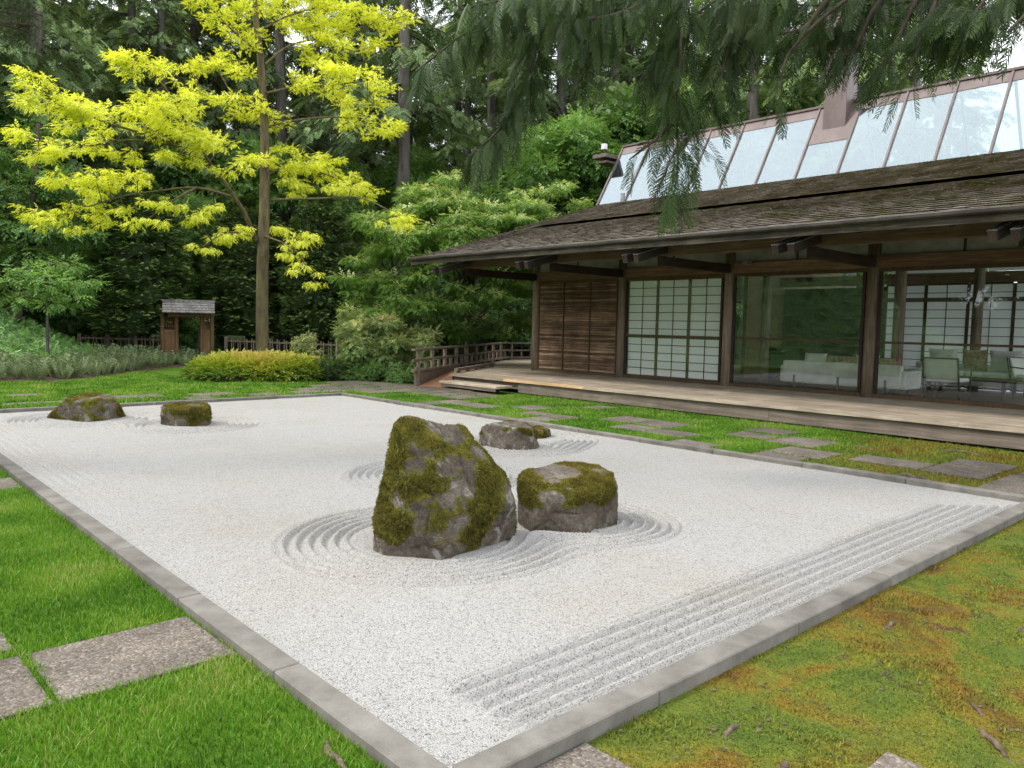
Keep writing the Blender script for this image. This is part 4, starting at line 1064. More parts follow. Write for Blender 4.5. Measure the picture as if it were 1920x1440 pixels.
def pad(c, r, n, flat=0.4, hollow=0.4, ctr=None, droop=0.25, lift=0.0):
    """n leaf-twig positions through one leafy layer, pointing outward."""
    d = rdir(n); rr = RNG.uniform(hollow, 1, n) ** 0.6
    P = d * rr[:, None] * np.array([r, r, r * flat])
    f = d * np.array([1, 1, 0.4]) + rdir(n) * 0.55; f[:, 2] -= droop
    if ctr is not None: f += unit(np.array(c) - np.array(ctr)) * 0.6
    u = np.array([0, 0, 1.0]) + rdir(n) * 0.35
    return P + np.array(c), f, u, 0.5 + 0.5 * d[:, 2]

SP5, SP7 = t_spray(5), t_spray(7, lw=0.13, ll=0.33)
def foliage(pads, per, flat, scale, tmpl, tintf, seedj=0.12, droop=0.25, ctr=None, hollow=0.35):
    Ps, fs, us, hs = [], [], [], []
    for (x, y, z, r) in pads:
        n = max(6, int(per * r * r)); P, f, u, h = pad((x, y, z), r, n, flat * random.uniform(0.8, 1.25), hollow, ctr, droop)
        Ps.append(P); fs.append(f); us.append(u); hs.append(h)
    P, f, u, h = map(np.concatenate, (Ps, fs, us, hs)); n = len(P)
    M = frames(f, u, scale * RNG.uniform(0.65, 1.3, n))
    t = np.clip(tintf(h, P) + RNG.normal(0, seedj, n), 0, 1)
    return scatter(tmpl[0], tmpl[1], M, P, t, 0.05)

def woody(paths, n=7, samp=4):
    return cat([tube(curve(p, max(3, (len(p) - 1) * samp + 1)), np.linspace(r0, r1, max(3, (len(p) - 1) * samp + 1)), n if r0 > 0.04 else 5, cap=False) for p, r0, r1 in paths])

# ---- golden locust over the planting bed
YT = [ (9.82,21.35,0.22),(9.82,21.35,2.20),(9.85,21.34,3.56),(9.93,21.41,4.93),(9.98,21.50,6.43),(9.96,21.51,7.62),(9.83,21.45,9.04),(9.69,21.41,10.00),(9.62,21.44,11.27),(9.57,21.46,12.25) ]
YL = [ [(9.67,21.42,3.85),(9.31,21.25,4.47),(8.92,21.09,4.92),(8.27,20.92,5.58),(7.29,20.86,6.01),(6.42,20.94,6.18),(5.47,21.00,6.35),(4.58,21.01,6.57),(4.15,20.99,6.96)],
[(8.92,21.09,4.92),(8.18,21.82,5.16),(7.46,22.60,5.07),(6.72,23.35,4.91),(5.81,24.01,4.52),(5.01,24.49,4.29)],
[(7.29,20.86,6.01),(6.42,21.77,6.13),(5.49,22.54,5.92),(4.53,23.06,6.01)],
[(8.27,20.92,5.58),(7.33,20.21,6.46),(6.58,19.84,7.25),(5.99,19.82,7.60)],
[(9.95,21.40,8.76),(10.79,21.55,9.52),(11.94,21.62,10.06),(13.48,21.41,10.80),(14.41,21.04,11.19)],
[(9.99,21.49,7.99),(10.35,20.20,7.98),(10.76,19.19,7.90),(11.46,18.19,7.98)],
[(9.98,21.49,7.03),(10.95,21.36,7.41),(12.46,21.56,7.80),(14.09,21.25,7.76)],
[(9.97,21.39,5.00),(10.95,20.11,5.03),(11.66,19.01,5.01),(12.36,17.83,4.36)],
[(9.80,21.36,4.01),(10.14,20.42,3.68),(10.39,19.96,3.24),(10.52,19.55,2.65)],
[(9.67,21.42,3.93),(8.67,20.87,3.94),(7.83,20.56,3.47)],
[(9.96,21.51,7.62),(9.56,22.56,8.03),(9.25,23.33,9.04),(8.78,23.94,8.99)],
[(9.83,21.45,9.04),(8.86,20.90,9.23),(8.10,20.56,9.54)],
[(9.71,21.40,9.57),(10.82,21.76,10.40),(12.04,21.80,11.06)],
[(9.98,21.50,5.69),(11.04,21.87,6.20),(12.38,22.06,6.10),(13.83,21.90,5.86)],
[(8.18,21.82,5.16),(7.23,21.52,4.55),(6.81,21.45,4.15)],
[(9.62,21.44,10.99),(8.31,20.91,10.97),(7.43,20.71,10.88)],
[(9.62,21.44,10.99),(11.18,21.80,12.02),(12.49,21.65,12.54)] ]
YC = [ (4.10,20.73,7.01,0.34),(4.27,20.56,6.72,0.37),(4.66,20.88,6.57,0.51),(5.07,20.74,6.50,0.51),(3.96,20.59,6.37,0.34),(4.34,20.96,6.40,0.34),(4.33,23.52,6.21,0.41),(4.93,23.29,5.94,0.41),(4.74,23.29,5.71,0.37),(5.20,22.33,5.84,0.41),(5.73,22.52,6.03,0.41),(5.71,19.66,7.62,0.34),(6.00,19.47,7.46,0.44),(6.35,19.50,7.40,0.37),(5.85,19.56,7.25,0.30),(6.83,20.20,7.61,0.27),(5.56,21.32,6.51,0.57),(6.27,22.14,6.62,0.57),(6.52,21.22,6.68,0.57),(6.48,19.55,6.49,0.57),(7.16,20.07,6.92,0.57),(9.02,23.99,8.36,0.47),(6.43,20.13,6.88,0.44),(7.22,20.63,6.62,0.57),(7.00,21.15,6.39,0.51),(7.19,19.82,6.14,0.57),(7.83,20.14,6.12,0.57),(8.59,20.98,6.24,0.44),(8.85,23.92,9.00,0.34),(9.13,23.03,8.94,0.41),(9.65,23.14,9.16,0.41),(9.53,22.12,8.53,0.34),(9.16,21.24,9.04,0.34),(9.01,21.23,9.35,0.30),(9.58,21.51,9.42,0.30),(8.08,20.35,9.54,0.47),(9.03,21.27,9.99,0.51),(9.72,21.47,10.34,0.51),(10.72,22.23,10.65,0.51),(11.24,21.93,10.90,0.51),(11.91,21.88,10.96,0.51),(7.94,20.53,9.21,0.30),(10.86,21.85,10.29,0.44),(11.51,21.78,10.14,0.47),(12.01,21.42,10.64,0.51),(11.85,21.45,9.84,0.44),(11.40,21.59,9.45,0.44),(10.30,18.92,8.15,0.44),(11.99,21.07,9.47,0.41),(10.41,20.31,8.20,0.37),(10.42,19.13,7.74,0.44),(11.02,19.08,8.07,0.41),(13.46,21.39,10.86,0.47),(14.05,21.09,10.86,0.47),(14.76,21.40,11.35,0.37),(13.18,21.24,9.93,0.41),(13.71,21.16,10.20,0.34),(10.84,18.22,7.98,0.37),(11.53,18.30,7.99,0.44),(12.35,21.37,8.22,0.41),(11.27,18.14,7.38,0.37),(13.14,21.44,7.75,0.44),(13.78,21.24,7.64,0.47),(14.22,21.24,7.83,0.34),(12.80,21.83,8.00,0.37),(9.27,22.25,7.84,0.37),(9.45,21.25,7.47,0.41),(9.58,22.25,7.38,0.41),(10.20,21.69,7.47,0.30),(10.33,21.46,7.20,0.37),(9.52,21.42,6.05,0.47),(10.56,21.92,6.13,0.54),(11.16,21.45,6.16,0.54),(12.08,22.18,6.07,0.51),(10.97,21.40,5.58,0.47),(12.62,22.15,5.98,0.51),(11.61,19.50,5.38,0.47),(14.07,22.28,5.81,0.47),(11.01,22.15,6.67,0.37),(12.46,22.54,6.67,0.44),(11.62,17.75,4.34,0.44),(12.21,17.68,4.33,0.34),(6.73,23.84,5.30,0.47),(6.17,23.79,5.36,0.47),(5.32,24.03,5.20,0.44),(5.93,24.43,5.19,0.47),(7.14,23.35,5.49,0.41),(6.44,23.76,5.54,0.37),(4.73,24.34,4.32,0.37),(5.07,24.17,4.13,0.37),(5.43,24.04,4.44,0.34),(5.60,23.68,3.96,0.30),(6.16,23.80,4.57,0.37),(6.58,23.87,4.30,0.34),(6.69,23.18,4.43,0.30),(6.66,20.98,4.07,0.37),(6.97,21.12,4.52,0.34),(7.37,21.12,4.51,0.34),(7.70,20.91,4.20,0.37),(7.78,20.43,3.42,0.34),(8.59,20.68,3.85,0.41),(9.25,21.17,4.09,0.34),(10.40,21.61,4.24,0.41),(10.36,20.22,3.83,0.41),(10.04,20.15,3.48,0.34),(10.21,19.56,2.99,0.34),(10.31,19.16,2.60,0.24),(6.83,20.67,5.67,0.41),(6.46,21.95,5.79,0.41),(7.53,20.41,5.60,0.37),(8.59,20.30,5.48,0.37),(8.41,21.29,4.66,0.27),(7.34,20.47,10.26,0.68),(8.74,21.27,10.95,0.76),(9.79,20.95,11.31,0.84),(11.46,21.69,11.77,0.76),(12.77,21.81,12.37,0.68),(13.42,21.34,11.95,0.57),(12.59,21.81,10.43,0.41),(12.91,21.73,11.13,0.44) ]
gl = thing('golden_locust', 'tall golden-leaved tree with slender trunk rising from the low shrub bed', 'tree', (9.82, 21.35, 0))
tp = [(9.82, 21.35, -0.1)] + YT[1:]
V, F = tube(curve(tp, 40), np.interp(np.linspace(0, 1, 40), [0, 0.25, 0.4, 1], [0.185, 0.160, 0.135, 0.045]), 14); part('trunk', V, F, MBKY, gl, smooth=True)
for k, l in enumerate(YL):
    r0 = 0.072 if k == 0 else 0.038
    V, F = woody([(l, r0, 0.012)], 8); part('limb', V, F, MBKY, gl, smooth=True)
nodes = np.concatenate([curve(l, 24) for l in YL]); tw = []
for c in YC:
    q = nodes[np.argmin(((nodes - np.array(c[:3])) ** 2).sum(1))]; p = np.array(c[:3])
    m = (q + p) / 2 + np.array([0, 0, 0.05]); tw.append(([q, m, p], 0.016, 0.006))
    for j in range(3):
        e = p + rdir(1)[0] * c[3] * np.array([1, 1, 0.25]) * 0.8; tw.append(([p, (p + e) / 2 + [0, 0, .02], e], 0.007, 0.003))
V, F = woody(tw, 5, 2); part('twigs', V, F, MTW, gl, kind='stuff')
YS = []
for (x, y, z, r) in YC:
    for j in range(6):
        a = random.uniform(0, 6.28); q = random.uniform(0.2, 1.25) * r; YS.append((x + q * math.cos(a), y + q * math.sin(a), z + random.gauss(0, 0.24) * r, r * random.uniform(0.34, 0.62)))
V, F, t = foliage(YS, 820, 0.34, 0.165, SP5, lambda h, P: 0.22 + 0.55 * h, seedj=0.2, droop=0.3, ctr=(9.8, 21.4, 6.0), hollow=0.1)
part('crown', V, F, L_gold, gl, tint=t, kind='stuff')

# ---- dogwood by the left end of the house
DG = [ (13.62,21.56,3.87,1.05),(12.94,21.39,2.98,0.70),(14.18,21.19,4.74,1.05),(15.58,20.82,6.05,1.05),(14.58,20.31,5.28,1.05),(15.82,20.00,5.48,1.05),(13.90,20.18,4.14,1.05),(14.77,19.17,4.47,1.22),(16.17,19.33,5.12,1.05),(15.98,18.57,4.22,1.05),(17.14,18.88,5.19,1.05),(17.98,18.78,5.70,0.87),(18.82,18.65,6.23,0.70),(19.57,18.60,5.70,0.70),(18.24,18.53,5.02,0.87),(16.74,18.43,4.61,1.05),(19.70,18.46,5.25,0.52),(13.23,21.21,2.33,0.87),(13.36,19.94,2.96,1.05),(13.97,19.15,3.29,1.05),(14.85,18.73,3.49,1.05),(13.38,20.53,1.67,0.78),(13.72,19.33,2.17,1.05),(14.49,18.76,2.35,0.96),(15.49,18.46,2.55,1.05),(16.63,18.26,2.76,0.87),(17.31,18.46,1.77,0.70),(16.28,18.84,1.57,0.87),(15.25,19.18,1.39,0.87),(14.56,20.20,1.19,0.87),(14.10,21.01,1.00,0.70),(18.28,18.06,4.56,1.05),(17.80,18.54,3.86,1.05),(16.37,18.49,3.42,1.05) ]
dg = thing('dogwood_tree', 'spreading pale-flowered dogwood beside the left end of the pavilion roof', 'tree', (16.47, 20.2, 0))
lm = [([(16.47, 20.2, -0.1), (16.45, 20.1, 1.2), (16.3, 20.0, 2.4), (15.6, 20.1, 3.8), (15.0, 20.4, 5.0)], 0.17, 0.04), ([(16.45, 20.1, 1.2), (17.0, 19.7, 2.4), (17.7, 19.3, 3.4), (18.4, 18.9, 4.8)], 0.12, 0.03),
      ([(14.56, 21.6, -0.1), (14.5, 21.4, 1.5), (14.2, 21.2, 3.0), (13.9, 21.0, 4.2)], 0.12, 0.03), ([(16.3, 20.0, 2.4), (16.6, 19.0, 3.4), (16.4, 18.6, 4.4)], 0.09, 0.025)]
V, F = woody(lm[:1], 10); part('trunk', V, F, MBK, dg, smooth=True)
for l in lm[1:]: V, F = woody([l], 9); part('limb', V, F, MBK, dg, smooth=True)
nodes = np.concatenate([curve(l[0], 20)[6:] for l in lm]); tw = []
for c in DG:
    p = np.array(c[:3]); q = nodes[np.argmin(((nodes - p) ** 2).sum(1))]; tw.append(([q, (q + p) / 2 + [0, 0, .1], p], 0.03, 0.01))
    for j in range(5): e = p + rdir(1)[0] * c[3] * np.array([1, 1, 0.3]); tw.append(([p, (p + e) / 2, e], 0.012, 0.004))
V, F = woody(tw, 5, 2); part('twigs', V, F, MTW, dg, kind='stuff')
sub = []
for (x, y, z, r) in DG:
    for j in range(5):
        a = random.uniform(0, 6.28); q = random.uniform(0.25, 0.8) * r; sub.append((x + q * math.cos(a), y + q * math.sin(a), z + random.uniform(-0.35, 0.3) * r, r * random.uniform(0.38, 0.6)))
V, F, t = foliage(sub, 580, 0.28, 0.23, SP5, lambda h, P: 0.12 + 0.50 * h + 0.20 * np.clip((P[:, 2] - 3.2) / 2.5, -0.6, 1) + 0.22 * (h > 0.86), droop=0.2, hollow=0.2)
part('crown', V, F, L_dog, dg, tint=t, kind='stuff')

# ---- tall conifers of the forest: four kinds, many trees
FE5 = t_fern(5, 1.0, 0.40, 0.115, 0.22, 0.8); FE4 = t_fern(4, 1.0, 0.5, 0.2, 0.3, 0.8)
def conifer(seed, H, z0, rad, droop, nb, ns, dens_low=1.3, tm=FE5, sc=0.95):
    rng = np.random.default_rng(seed)
    tz = np.linspace(-0.3, H, 16); wob = np.cumsum(rng.normal(0, 0.035, (16, 2)), 0)
    TR = tube(np.stack([wob[:, 0], wob[:, 1], tz], -1), np.interp(tz, [-0.3, 1, H], [0.46, 0.36, 0.03]), 12)
    Ps, fs, us, ss, ts = [], [], [], [], []; br = []
    for k in range(nb):
        f = rng.random() ** dens_low; z = z0 + (H - z0) * f
        L = rad * (1 - f) ** 0.75 * rng.uniform(0.6, 1.15) + 0.4
        a = k * 2.399 + rng.normal(0, 0.3); h = np.array([math.cos(a), math.sin(a), 0]); sd = np.array([-h[1], h[0], 0])
        b0 = np.array([np.interp(z, tz, wob[:, 0]), np.interp(z, tz, wob[:, 1]), z]); up = rng.uniform(-0.05, 0.22)
        path = lambda s: b0 + h * L * s + np.array([0, 0, 1]) * L * (up * s - droop * s ** 1.8)
        br.append(([path(0), path(0.35), path(0.7), path(1)], 0.035, 0.008))
        n = max(6, int(ns * L / rad)); s = rng.uniform(0.12, 1.0, n) ** 0.8
        P = np.stack([path(q) for q in s]); sg = rng.choice([-1, 1], n)
        f_ = h * rng.uniform(0.25, 1.0, n)[:, None] + sd * (sg * rng.uniform(0.3, 1.1, n))[:, None] + np.array([0, 0, -1]) * (droop * 0.8 + rng.uniform(-0.15, 0.4, n))[:, None]
        Ps.append(P + rng.normal(0, 0.10, (n, 3))); fs.append(f_); us.append(np.array([0, 0, 1.0]) + rng.normal(0, 0.3, (n, 3)))
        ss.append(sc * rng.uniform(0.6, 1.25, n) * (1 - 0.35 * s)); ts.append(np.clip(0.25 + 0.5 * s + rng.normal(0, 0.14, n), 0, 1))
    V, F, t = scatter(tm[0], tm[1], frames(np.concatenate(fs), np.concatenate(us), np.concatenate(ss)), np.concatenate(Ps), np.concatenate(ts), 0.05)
    BR = woody(br, 5, 1)
    return (mesh('conifer_trunk', *TR, MBKG, smooth=True), mesh('conifer_branches', *BR, MBK), mesh('conifer_crown', V, F, L_fir, tint=t))
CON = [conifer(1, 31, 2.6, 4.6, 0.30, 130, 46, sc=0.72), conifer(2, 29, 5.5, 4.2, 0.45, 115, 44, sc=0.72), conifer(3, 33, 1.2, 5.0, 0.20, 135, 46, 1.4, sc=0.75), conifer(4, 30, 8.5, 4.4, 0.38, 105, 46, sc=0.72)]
def plant(x, y, k, s=1.0, label=None, grp='tall conifers of the forest behind the garden', rz_=None):
    o = thing('conifer_tree', label or 'tall dark conifer in the forest behind the garden', 'tree', (x, y, 0.0), grp)
    for nm, me in zip(('trunk', 'branches', 'crown'), CON[k]):
        c = obj(nm, me, o, kind=None if nm == 'trunk' else 'stuff')
        c.rotation_euler = (0, 0, rz_ if rz_ is not None else (x * 7.3 + y * 3.1) % 6.283); c.scale = (s, s, s * (1 + 0.1 * math.sin(x * 3 + y)))
    return o
FT = [ (2.0,37.1,0),(3.9,40.7,2),(5.3,35.9,3),(8.6,42.8,3),(8.2,36.0,0),(12.1,40.2,0),(13.3,35.4,3),(19.0,38.9,3),(27.9,27.2,3),(31.8,27.3,0),(34.0,24.8,1),(30.9,18.6,0),(35.7,18.1,3),(33.3,15.2,1),(37.9,14.6,1),(2.5,48.1,1),(5.6,50.3,0),(7.8,53.0,1),(9.2,51.1,0),(11.9,51.7,2),(15.0,51.7,0),(15.3,43.4,0),(18.1,45.1,0),(20.9,45.6,0),(24.7,46.3,3),(26.3,43.1,0),(29.9,44.6,3),(31.7,39.3,1),(34.8,39.6,2),(37.5,36.7,2),(39.1,32.5,0),(41.2,32.2,2),(40.8,26.8,1),(46.0,27.7,2),(43.9,23.1,3),(47.1,20.2,2),(47.0,16.8,0),(2.8,62.3,0),(5.5,62.6,1),(6.7,60.1,3),(8.7,60.1,2),(10.9,55.2,3),(13.7,58.7,0),(17.8,61.1,0),(19.0,53.5,3),(22.9,56.7,0),(23.9,52.8,3),(29.5,54.3,3),(31.1,52.2,0),(32.4,46.3,1),(35.0,44.5,0),(39.3,45.7,0),(39.1,41.0,2),(45.0,40.8,3),(44.6,35.3,2),(46.4,33.2,1),(47.0,31.5,0),(51.9,29.6,1),(51.5,26.4,2),(51.3,22.7,2),(52.9,20.9,3),(59.3,20.6,1),(3.6,68.2,1),(8.1,74.8,0),(11.7,74.8,0),(12.3,70.3,2),(15.6,73.1,3),(17.0,68.3,3),(21.3,68.3,1),(22.2,65.0,2),(27.4,68.4,1),(32.1,68.7,3),(33.6,62.2,0),(36.3,59.6,2),(41.9,58.6,3),(44.5,57.0,0),(47.2,52.4,0),(46.9,50.3,3),(54.7,51.4,1),(57.7,48.8,1),(55.2,42.1,1),(60.2,42.1,0),(63.2,38.6,3),(62.2,32.5,1),(68.7,32.5,1),(65.4,27.1,0),(64.2,22.9,1) ]
for k in range(30):
    a_ = 0.10 + 1.02 * k / 29; d_ = 84 + (k * 37 % 11); FT.append((d_ * math.sin(a_), d_ * math.cos(a_), (k * 5) % 3))
for (x, y, k) in FT:
    if abs(x - 10.5) < 4 and y < 38: y += 4
    plant(x, y, k, 0.9 + 0.25 * ((x * 1.7 + y * 2.3) % 1))
for (x, y, k, s) in ((-19, 9, 2, 0.5), (-23, 13, 0, 0.55), (-20, 17.5, 2, 0.48), (-25, 20, 2, 0.55), (-21, 24, 0, 0.5), (-27, 28, 2, 0.6), (-17, 5, 0, 0.45), (-24, 3, 2, 0.5), (-16, 30, 2, 0.5)):
    plant(x, y, k, s, 'smaller conifer left of the view, mirrored in the glass bays', 'smaller conifers left of the view')
for x, y, lab in ((21.4, 31.4, 'tall conifer with thick bare grey trunk rising left of the dogwood top'), (30.1, 34.8, 'tall conifer with straight grey trunk above the middle of the dogwood'), (33.9, 28.1, 'tall conifer trunk rising beyond the left end of the skylight ridge'),
                  (26.5, 42.4, 'slim conifer trunk deep in the forest between golden tree and dogwood'), (37.6, 35.9, 'conifer trunk deep in the forest left of the skylight ridge end'), (16.0, 43.0, 'conifer trunk showing through the middle of the golden crown')):
    plant(x, y, 3, 1.1, lab)

# ---- clipped columns behind the fence
def clipped_mesh(R, z0, z1, n=7800):
    z = RNG.uniform(0, 1, n) ** 0.92; a = RNG.uniform(0, 6.283, n)
    H = z1 - z0
    def rad(z, a):
        r = R * np.interp(z, [0, 0.10, 0.35, 0.65, 0.85, 1.0], [0.90, 1.0, 0.98, 0.84, 0.60, 0.15])
        ph = z * H / 0.55 + 0.22 * np.sin(a * 2 + 3 * z) + 0.16 * np.sin(a * 5 + 1.3) + 0.5 * np.sin(z * 9)
        fr = ph % 1.0
        return r * (1 - 0.30 * np.clip(1 - fr / 0.22, 0, 1) + 0.05 * np.sin(a * 3 + z * 14)), fr
    r, fr = rad(z, a)
    dep = RNG.uniform(0.90, 1.03, n)
    P = np.stack([np.cos(a) * r * dep, np.sin(a) * r * dep, z0 + z * H], -1)
    o = np.stack([np.cos(a), np.sin(a), 0.15 + 0.9 * (z > 0.93)], -1)
    f = o + rdir(n) * 0.5; f[:, 2] += 0.15
    t = np.clip(0.10 + 0.72 * fr + RNG.normal(0, 0.16, n), 0, 1)  # tint paints each layer bright at its top and shaded at its foot
    tm = t_fern(3, 1.0, 0.5, 0.15, 0.1, 0.7)
    V, F, t = scatter(tm[0], tm[1], frames(f, np.array([0, 0, 1.0]) + rdir(n) * 0.4, 0.22 * RNG.uniform(0.7, 1.3, n)), P, t, 0.05)
    # solid inner core, tinted dark as the shade between layers
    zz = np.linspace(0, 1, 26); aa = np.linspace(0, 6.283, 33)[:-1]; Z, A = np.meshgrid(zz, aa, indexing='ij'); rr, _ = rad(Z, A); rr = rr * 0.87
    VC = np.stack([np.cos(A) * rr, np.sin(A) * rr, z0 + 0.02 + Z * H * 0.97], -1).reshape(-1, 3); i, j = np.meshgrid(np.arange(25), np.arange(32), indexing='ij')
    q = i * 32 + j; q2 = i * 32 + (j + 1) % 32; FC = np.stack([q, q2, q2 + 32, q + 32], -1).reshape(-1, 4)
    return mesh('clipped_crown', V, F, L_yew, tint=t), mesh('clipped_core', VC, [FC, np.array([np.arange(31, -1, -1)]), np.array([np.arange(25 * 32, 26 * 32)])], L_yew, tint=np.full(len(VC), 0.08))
def clipped(me, loc, s, label):
    o = thing('clipped_conifer', label, 'tree', loc, 'clipped evergreen columns along the fence')
    V, F = tube([(0, 0, -0.1), (0.02, 0, 0.8), (0, 0.02, 2.0)], [0.26, 0.22, 0.2], 10); obj('trunk', mesh('trunk', V, F, MBK, smooth=True), o)
    for nm, m_ in zip(('crown', 'shade_core'), me):
        c = obj(nm, m_, o, kind='stuff' if nm == 'crown' else None); c.scale = s; c.rotation_euler = (0, 0, loc[0])
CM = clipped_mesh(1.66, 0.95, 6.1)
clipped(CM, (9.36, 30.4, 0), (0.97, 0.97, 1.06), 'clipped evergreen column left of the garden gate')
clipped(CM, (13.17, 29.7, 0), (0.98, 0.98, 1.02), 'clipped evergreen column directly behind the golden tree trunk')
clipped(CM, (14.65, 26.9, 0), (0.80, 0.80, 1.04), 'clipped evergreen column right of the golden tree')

# ---- broadleaf trees and shrubs
def bush(name, label, cat_, base, R, H, z0, mat, scale, per, tintf, nlobe=14, flat=0.6, trunk=0.05, tmpl=None, grp=None, stems=4, droop=0.15):
    x, y = base; o = thing(name, label, cat_, (x, y, 0), grp); pads = []
    for k in range(nlobe):
        a = random.uniform(0, 6.28); f = (k + 0.5) / nlobe; q = R * math.sqrt(random.random()) * 0.78 * (1 - 0.45 * max(0, f - 0.4))
        pads.append((x + q * math.cos(a), y + q * math.sin(a), z0 + (H - z0) * (0.12 + 0.80 * f), R * random.uniform(0.30, 0.48)))
    st = []
    for k in range(stems):
        p = pads[(k * 3 + 1) % nlobe]; b = np.array([x + random.uniform(-.1, .1) * R, y + random.uniform(-.1, .1) * R, -0.05]); e = np.array(p[:3])
        st.append(([b, (b * 0.45 + e * 0.55) + np.array([0, 0, -0.1 * H]) * 0 + rdir(1)[0] * 0.06, e], trunk, trunk * 0.25))
    V, F = woody(st, 7, 3); part('trunk' if cat_ == 'tree' else 'stems', V, F, MBK, o, smooth=True)
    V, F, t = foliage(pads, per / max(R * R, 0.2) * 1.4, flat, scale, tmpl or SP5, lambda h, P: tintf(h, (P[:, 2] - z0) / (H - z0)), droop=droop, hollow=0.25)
    part('crown' if cat_ == 'tree' else 'foliage', V, F, mat, o, tint=t, kind='stuff'); return o
def padtree(name, label, base, trunkpts, r0, pads, mat, per, scale, tintf, bark=MBK, grp=None, flat=0.35, tmpl=None):
    o = thing(name, label, 'tree', (base[0], base[1], 0), grp)
    tc_ = curve(trunkpts, 18); V, F = tube(tc_, np.linspace(r0, r0 * 0.3, 18), 10); part('trunk', V, F, bark, o, smooth=True)
    tw = []
    for c in pads:
        p = np.array(c[:3]); q = tc_[np.argmin(((tc_[4:] - p) ** 2 * [1, 1, 1.6]).sum(1)) + 4]; tw.append(([q, (q + p) / 2 + [0, 0, .1], p], r0 * 0.3, 0.008))
        for j in range(4): e = p + rdir(1)[0] * c[3] * np.array([1, 1, 0.35]); tw.append(([p, (p + e) / 2, e], 0.012, 0.004))
    V, F = woody(tw, 5, 2); part('branches', V, F, MTW, o, kind='stuff')
    V, F, t = foliage(pads, per, flat, scale, tmpl or SP5, tintf, hollow=0.15); part('crown', V, F, mat, o, tint=t, kind='stuff'); return o
def twin(src, label, base, s, sz, rz_, grp=None):
    o = thing(src.name.split('.')[0], label, src['category'], (base[0], base[1], 0), grp or src.get('group'))
    for ch in src.children:
        c = ch.copy(); link(c, o); c.scale = (s, s, sz); c.rotation_euler = (0, 0, rz_)
    return o
def T1(h, P): return 0.15 + 0.6 * h
padtree('broadleaf_tree', 'pale green large-leaved tree at the left edge behind the mound', (5.3, 30.6), [(5.3, 30.6, -0.2), (5.5, 30.5, 2.5), (5.9, 30.4, 5), (6.2, 30.5, 8)], 0.2,
        [(5.64,30.48,5.67,1.0),(6.39,30.33,6.11,1.0),(7.26,30.65,5.72,1.0),(5.23,30.05,4.55,1.0),(6.01,29.39,4.40,1.0),(7.13,30.17,4.39,.9),(7.85,31.02,5.27,.8),(5.55,29.48,3.51,.9),(6.68,29.76,3.25,.8),(7.67,31.07,3.93,.8),(5.04,30.59,5.26,1),(4.72,30.64,3.85,1),(6.14,31.41,6.86,.9),(3.6,30.4,5,1.1),(3.4,30.2,3.4,1.1),(4.4,30.8,7,1.1),(6.6,31.4,8,1)], L_mid, 190, 0.42, T1)
padtree('broadleaf_tree', 'small light-green tree with slim pale trunk on the mound edge', (5.47, 26.44), [(5.47, 26.44, 0), (5.47, 26.44, 1.2), (5.5, 26.4, 2.2), (5.6, 26.5, 3.2)], 0.055,
        [(5.12,26.51,2.92,.6),(6.03,26.83,3.15,.6),(5.41,25.94,2.60,.6),(4.84,26.56,2.07,.55),(6.17,26.29,2.12,.5),(5.54,26.02,1.96,.45),(6.57,26.70,2.63,.6),(5.40,26.96,2.34,.5),(4.5,26.6,2.6,.5)], L_mid, 330, 0.30, lambda h, P: 0.35 + 0.55 * h, MBKG)
for k, (x, y, H, R, lab) in enumerate(((24.2, 23.4, 10.5, 3.2, 'light-green maple rising behind the left end of the skylight'), (28.1, 23.5, 12.5, 3.6, 'green maple rising behind the middle of the skylight roof'), (31.3, 21.6, 13, 3.6, 'green broadleaf tree behind the chimney'), (34.5, 19.6, 13.5, 3.6, 'green broadleaf tree behind the right half of the skylight'), (20.4, 26.2, 7.5, 2.6, 'dark broadleaf tree behind the dogwood'))):
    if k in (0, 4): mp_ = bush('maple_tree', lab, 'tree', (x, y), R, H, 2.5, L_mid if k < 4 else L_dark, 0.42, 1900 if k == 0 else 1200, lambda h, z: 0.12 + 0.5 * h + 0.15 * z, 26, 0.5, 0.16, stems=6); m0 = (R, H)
    else: twin(mp_, lab, (x, y), R / m0[0], H / m0[1], k * 1.9)
for k, (x, y, s) in enumerate(((-17, 7, .9), (-19, 11.5, 1.0), (-18.5, 16, .95), (-21, 20.5, 1.05), (-20, 26, 1.0))):  # unseen trees added to block the sky reflected in the glass
    twin(bpy.data.objects['maple_tree'], 'broad tree added left of the view to block sky mirrored in the glass bays', (x, y), s * 1.5, s * 1.2, k * 1.3, 'broad trees left of the view')
for k, (x, y, s, z_) in enumerate(((13.2, 39, .95, .95), (16.8, 37, 1.0, 1.0), (20.2, 34.5, .9, .9), (23.8, 33.5, .95, 1.0), (9.2, 40, 1.0, 1.0), (5.6, 38.5, .95, 1.05), (2.2, 37, 1.0, 1.1), (27, 38, 1.0, 1.1), (31, 33, 1.0, 1.15))):
    twin(bpy.data.objects['maple_tree'], 'mid-green broadleaf tree in the forest edge behind the fence and dogwood', (x, y), s, z_, k * 1.7, 'mid-green broadleaf trees at the forest edge')
for k, (x, y, lab) in enumerate(((12.3, 33.4, 'light green tree filling the gap between the left and middle clipped columns'), (8.2, 34.6, 'light green tree behind the left edge of the first clipped column'), (16.6, 27.6, 'light green tree between the right clipped column and the dogwood'))):
    twin(bpy.data.objects['maple_tree'], lab, (x, y), 0.55, 0.66, 2 + k * 1.7)
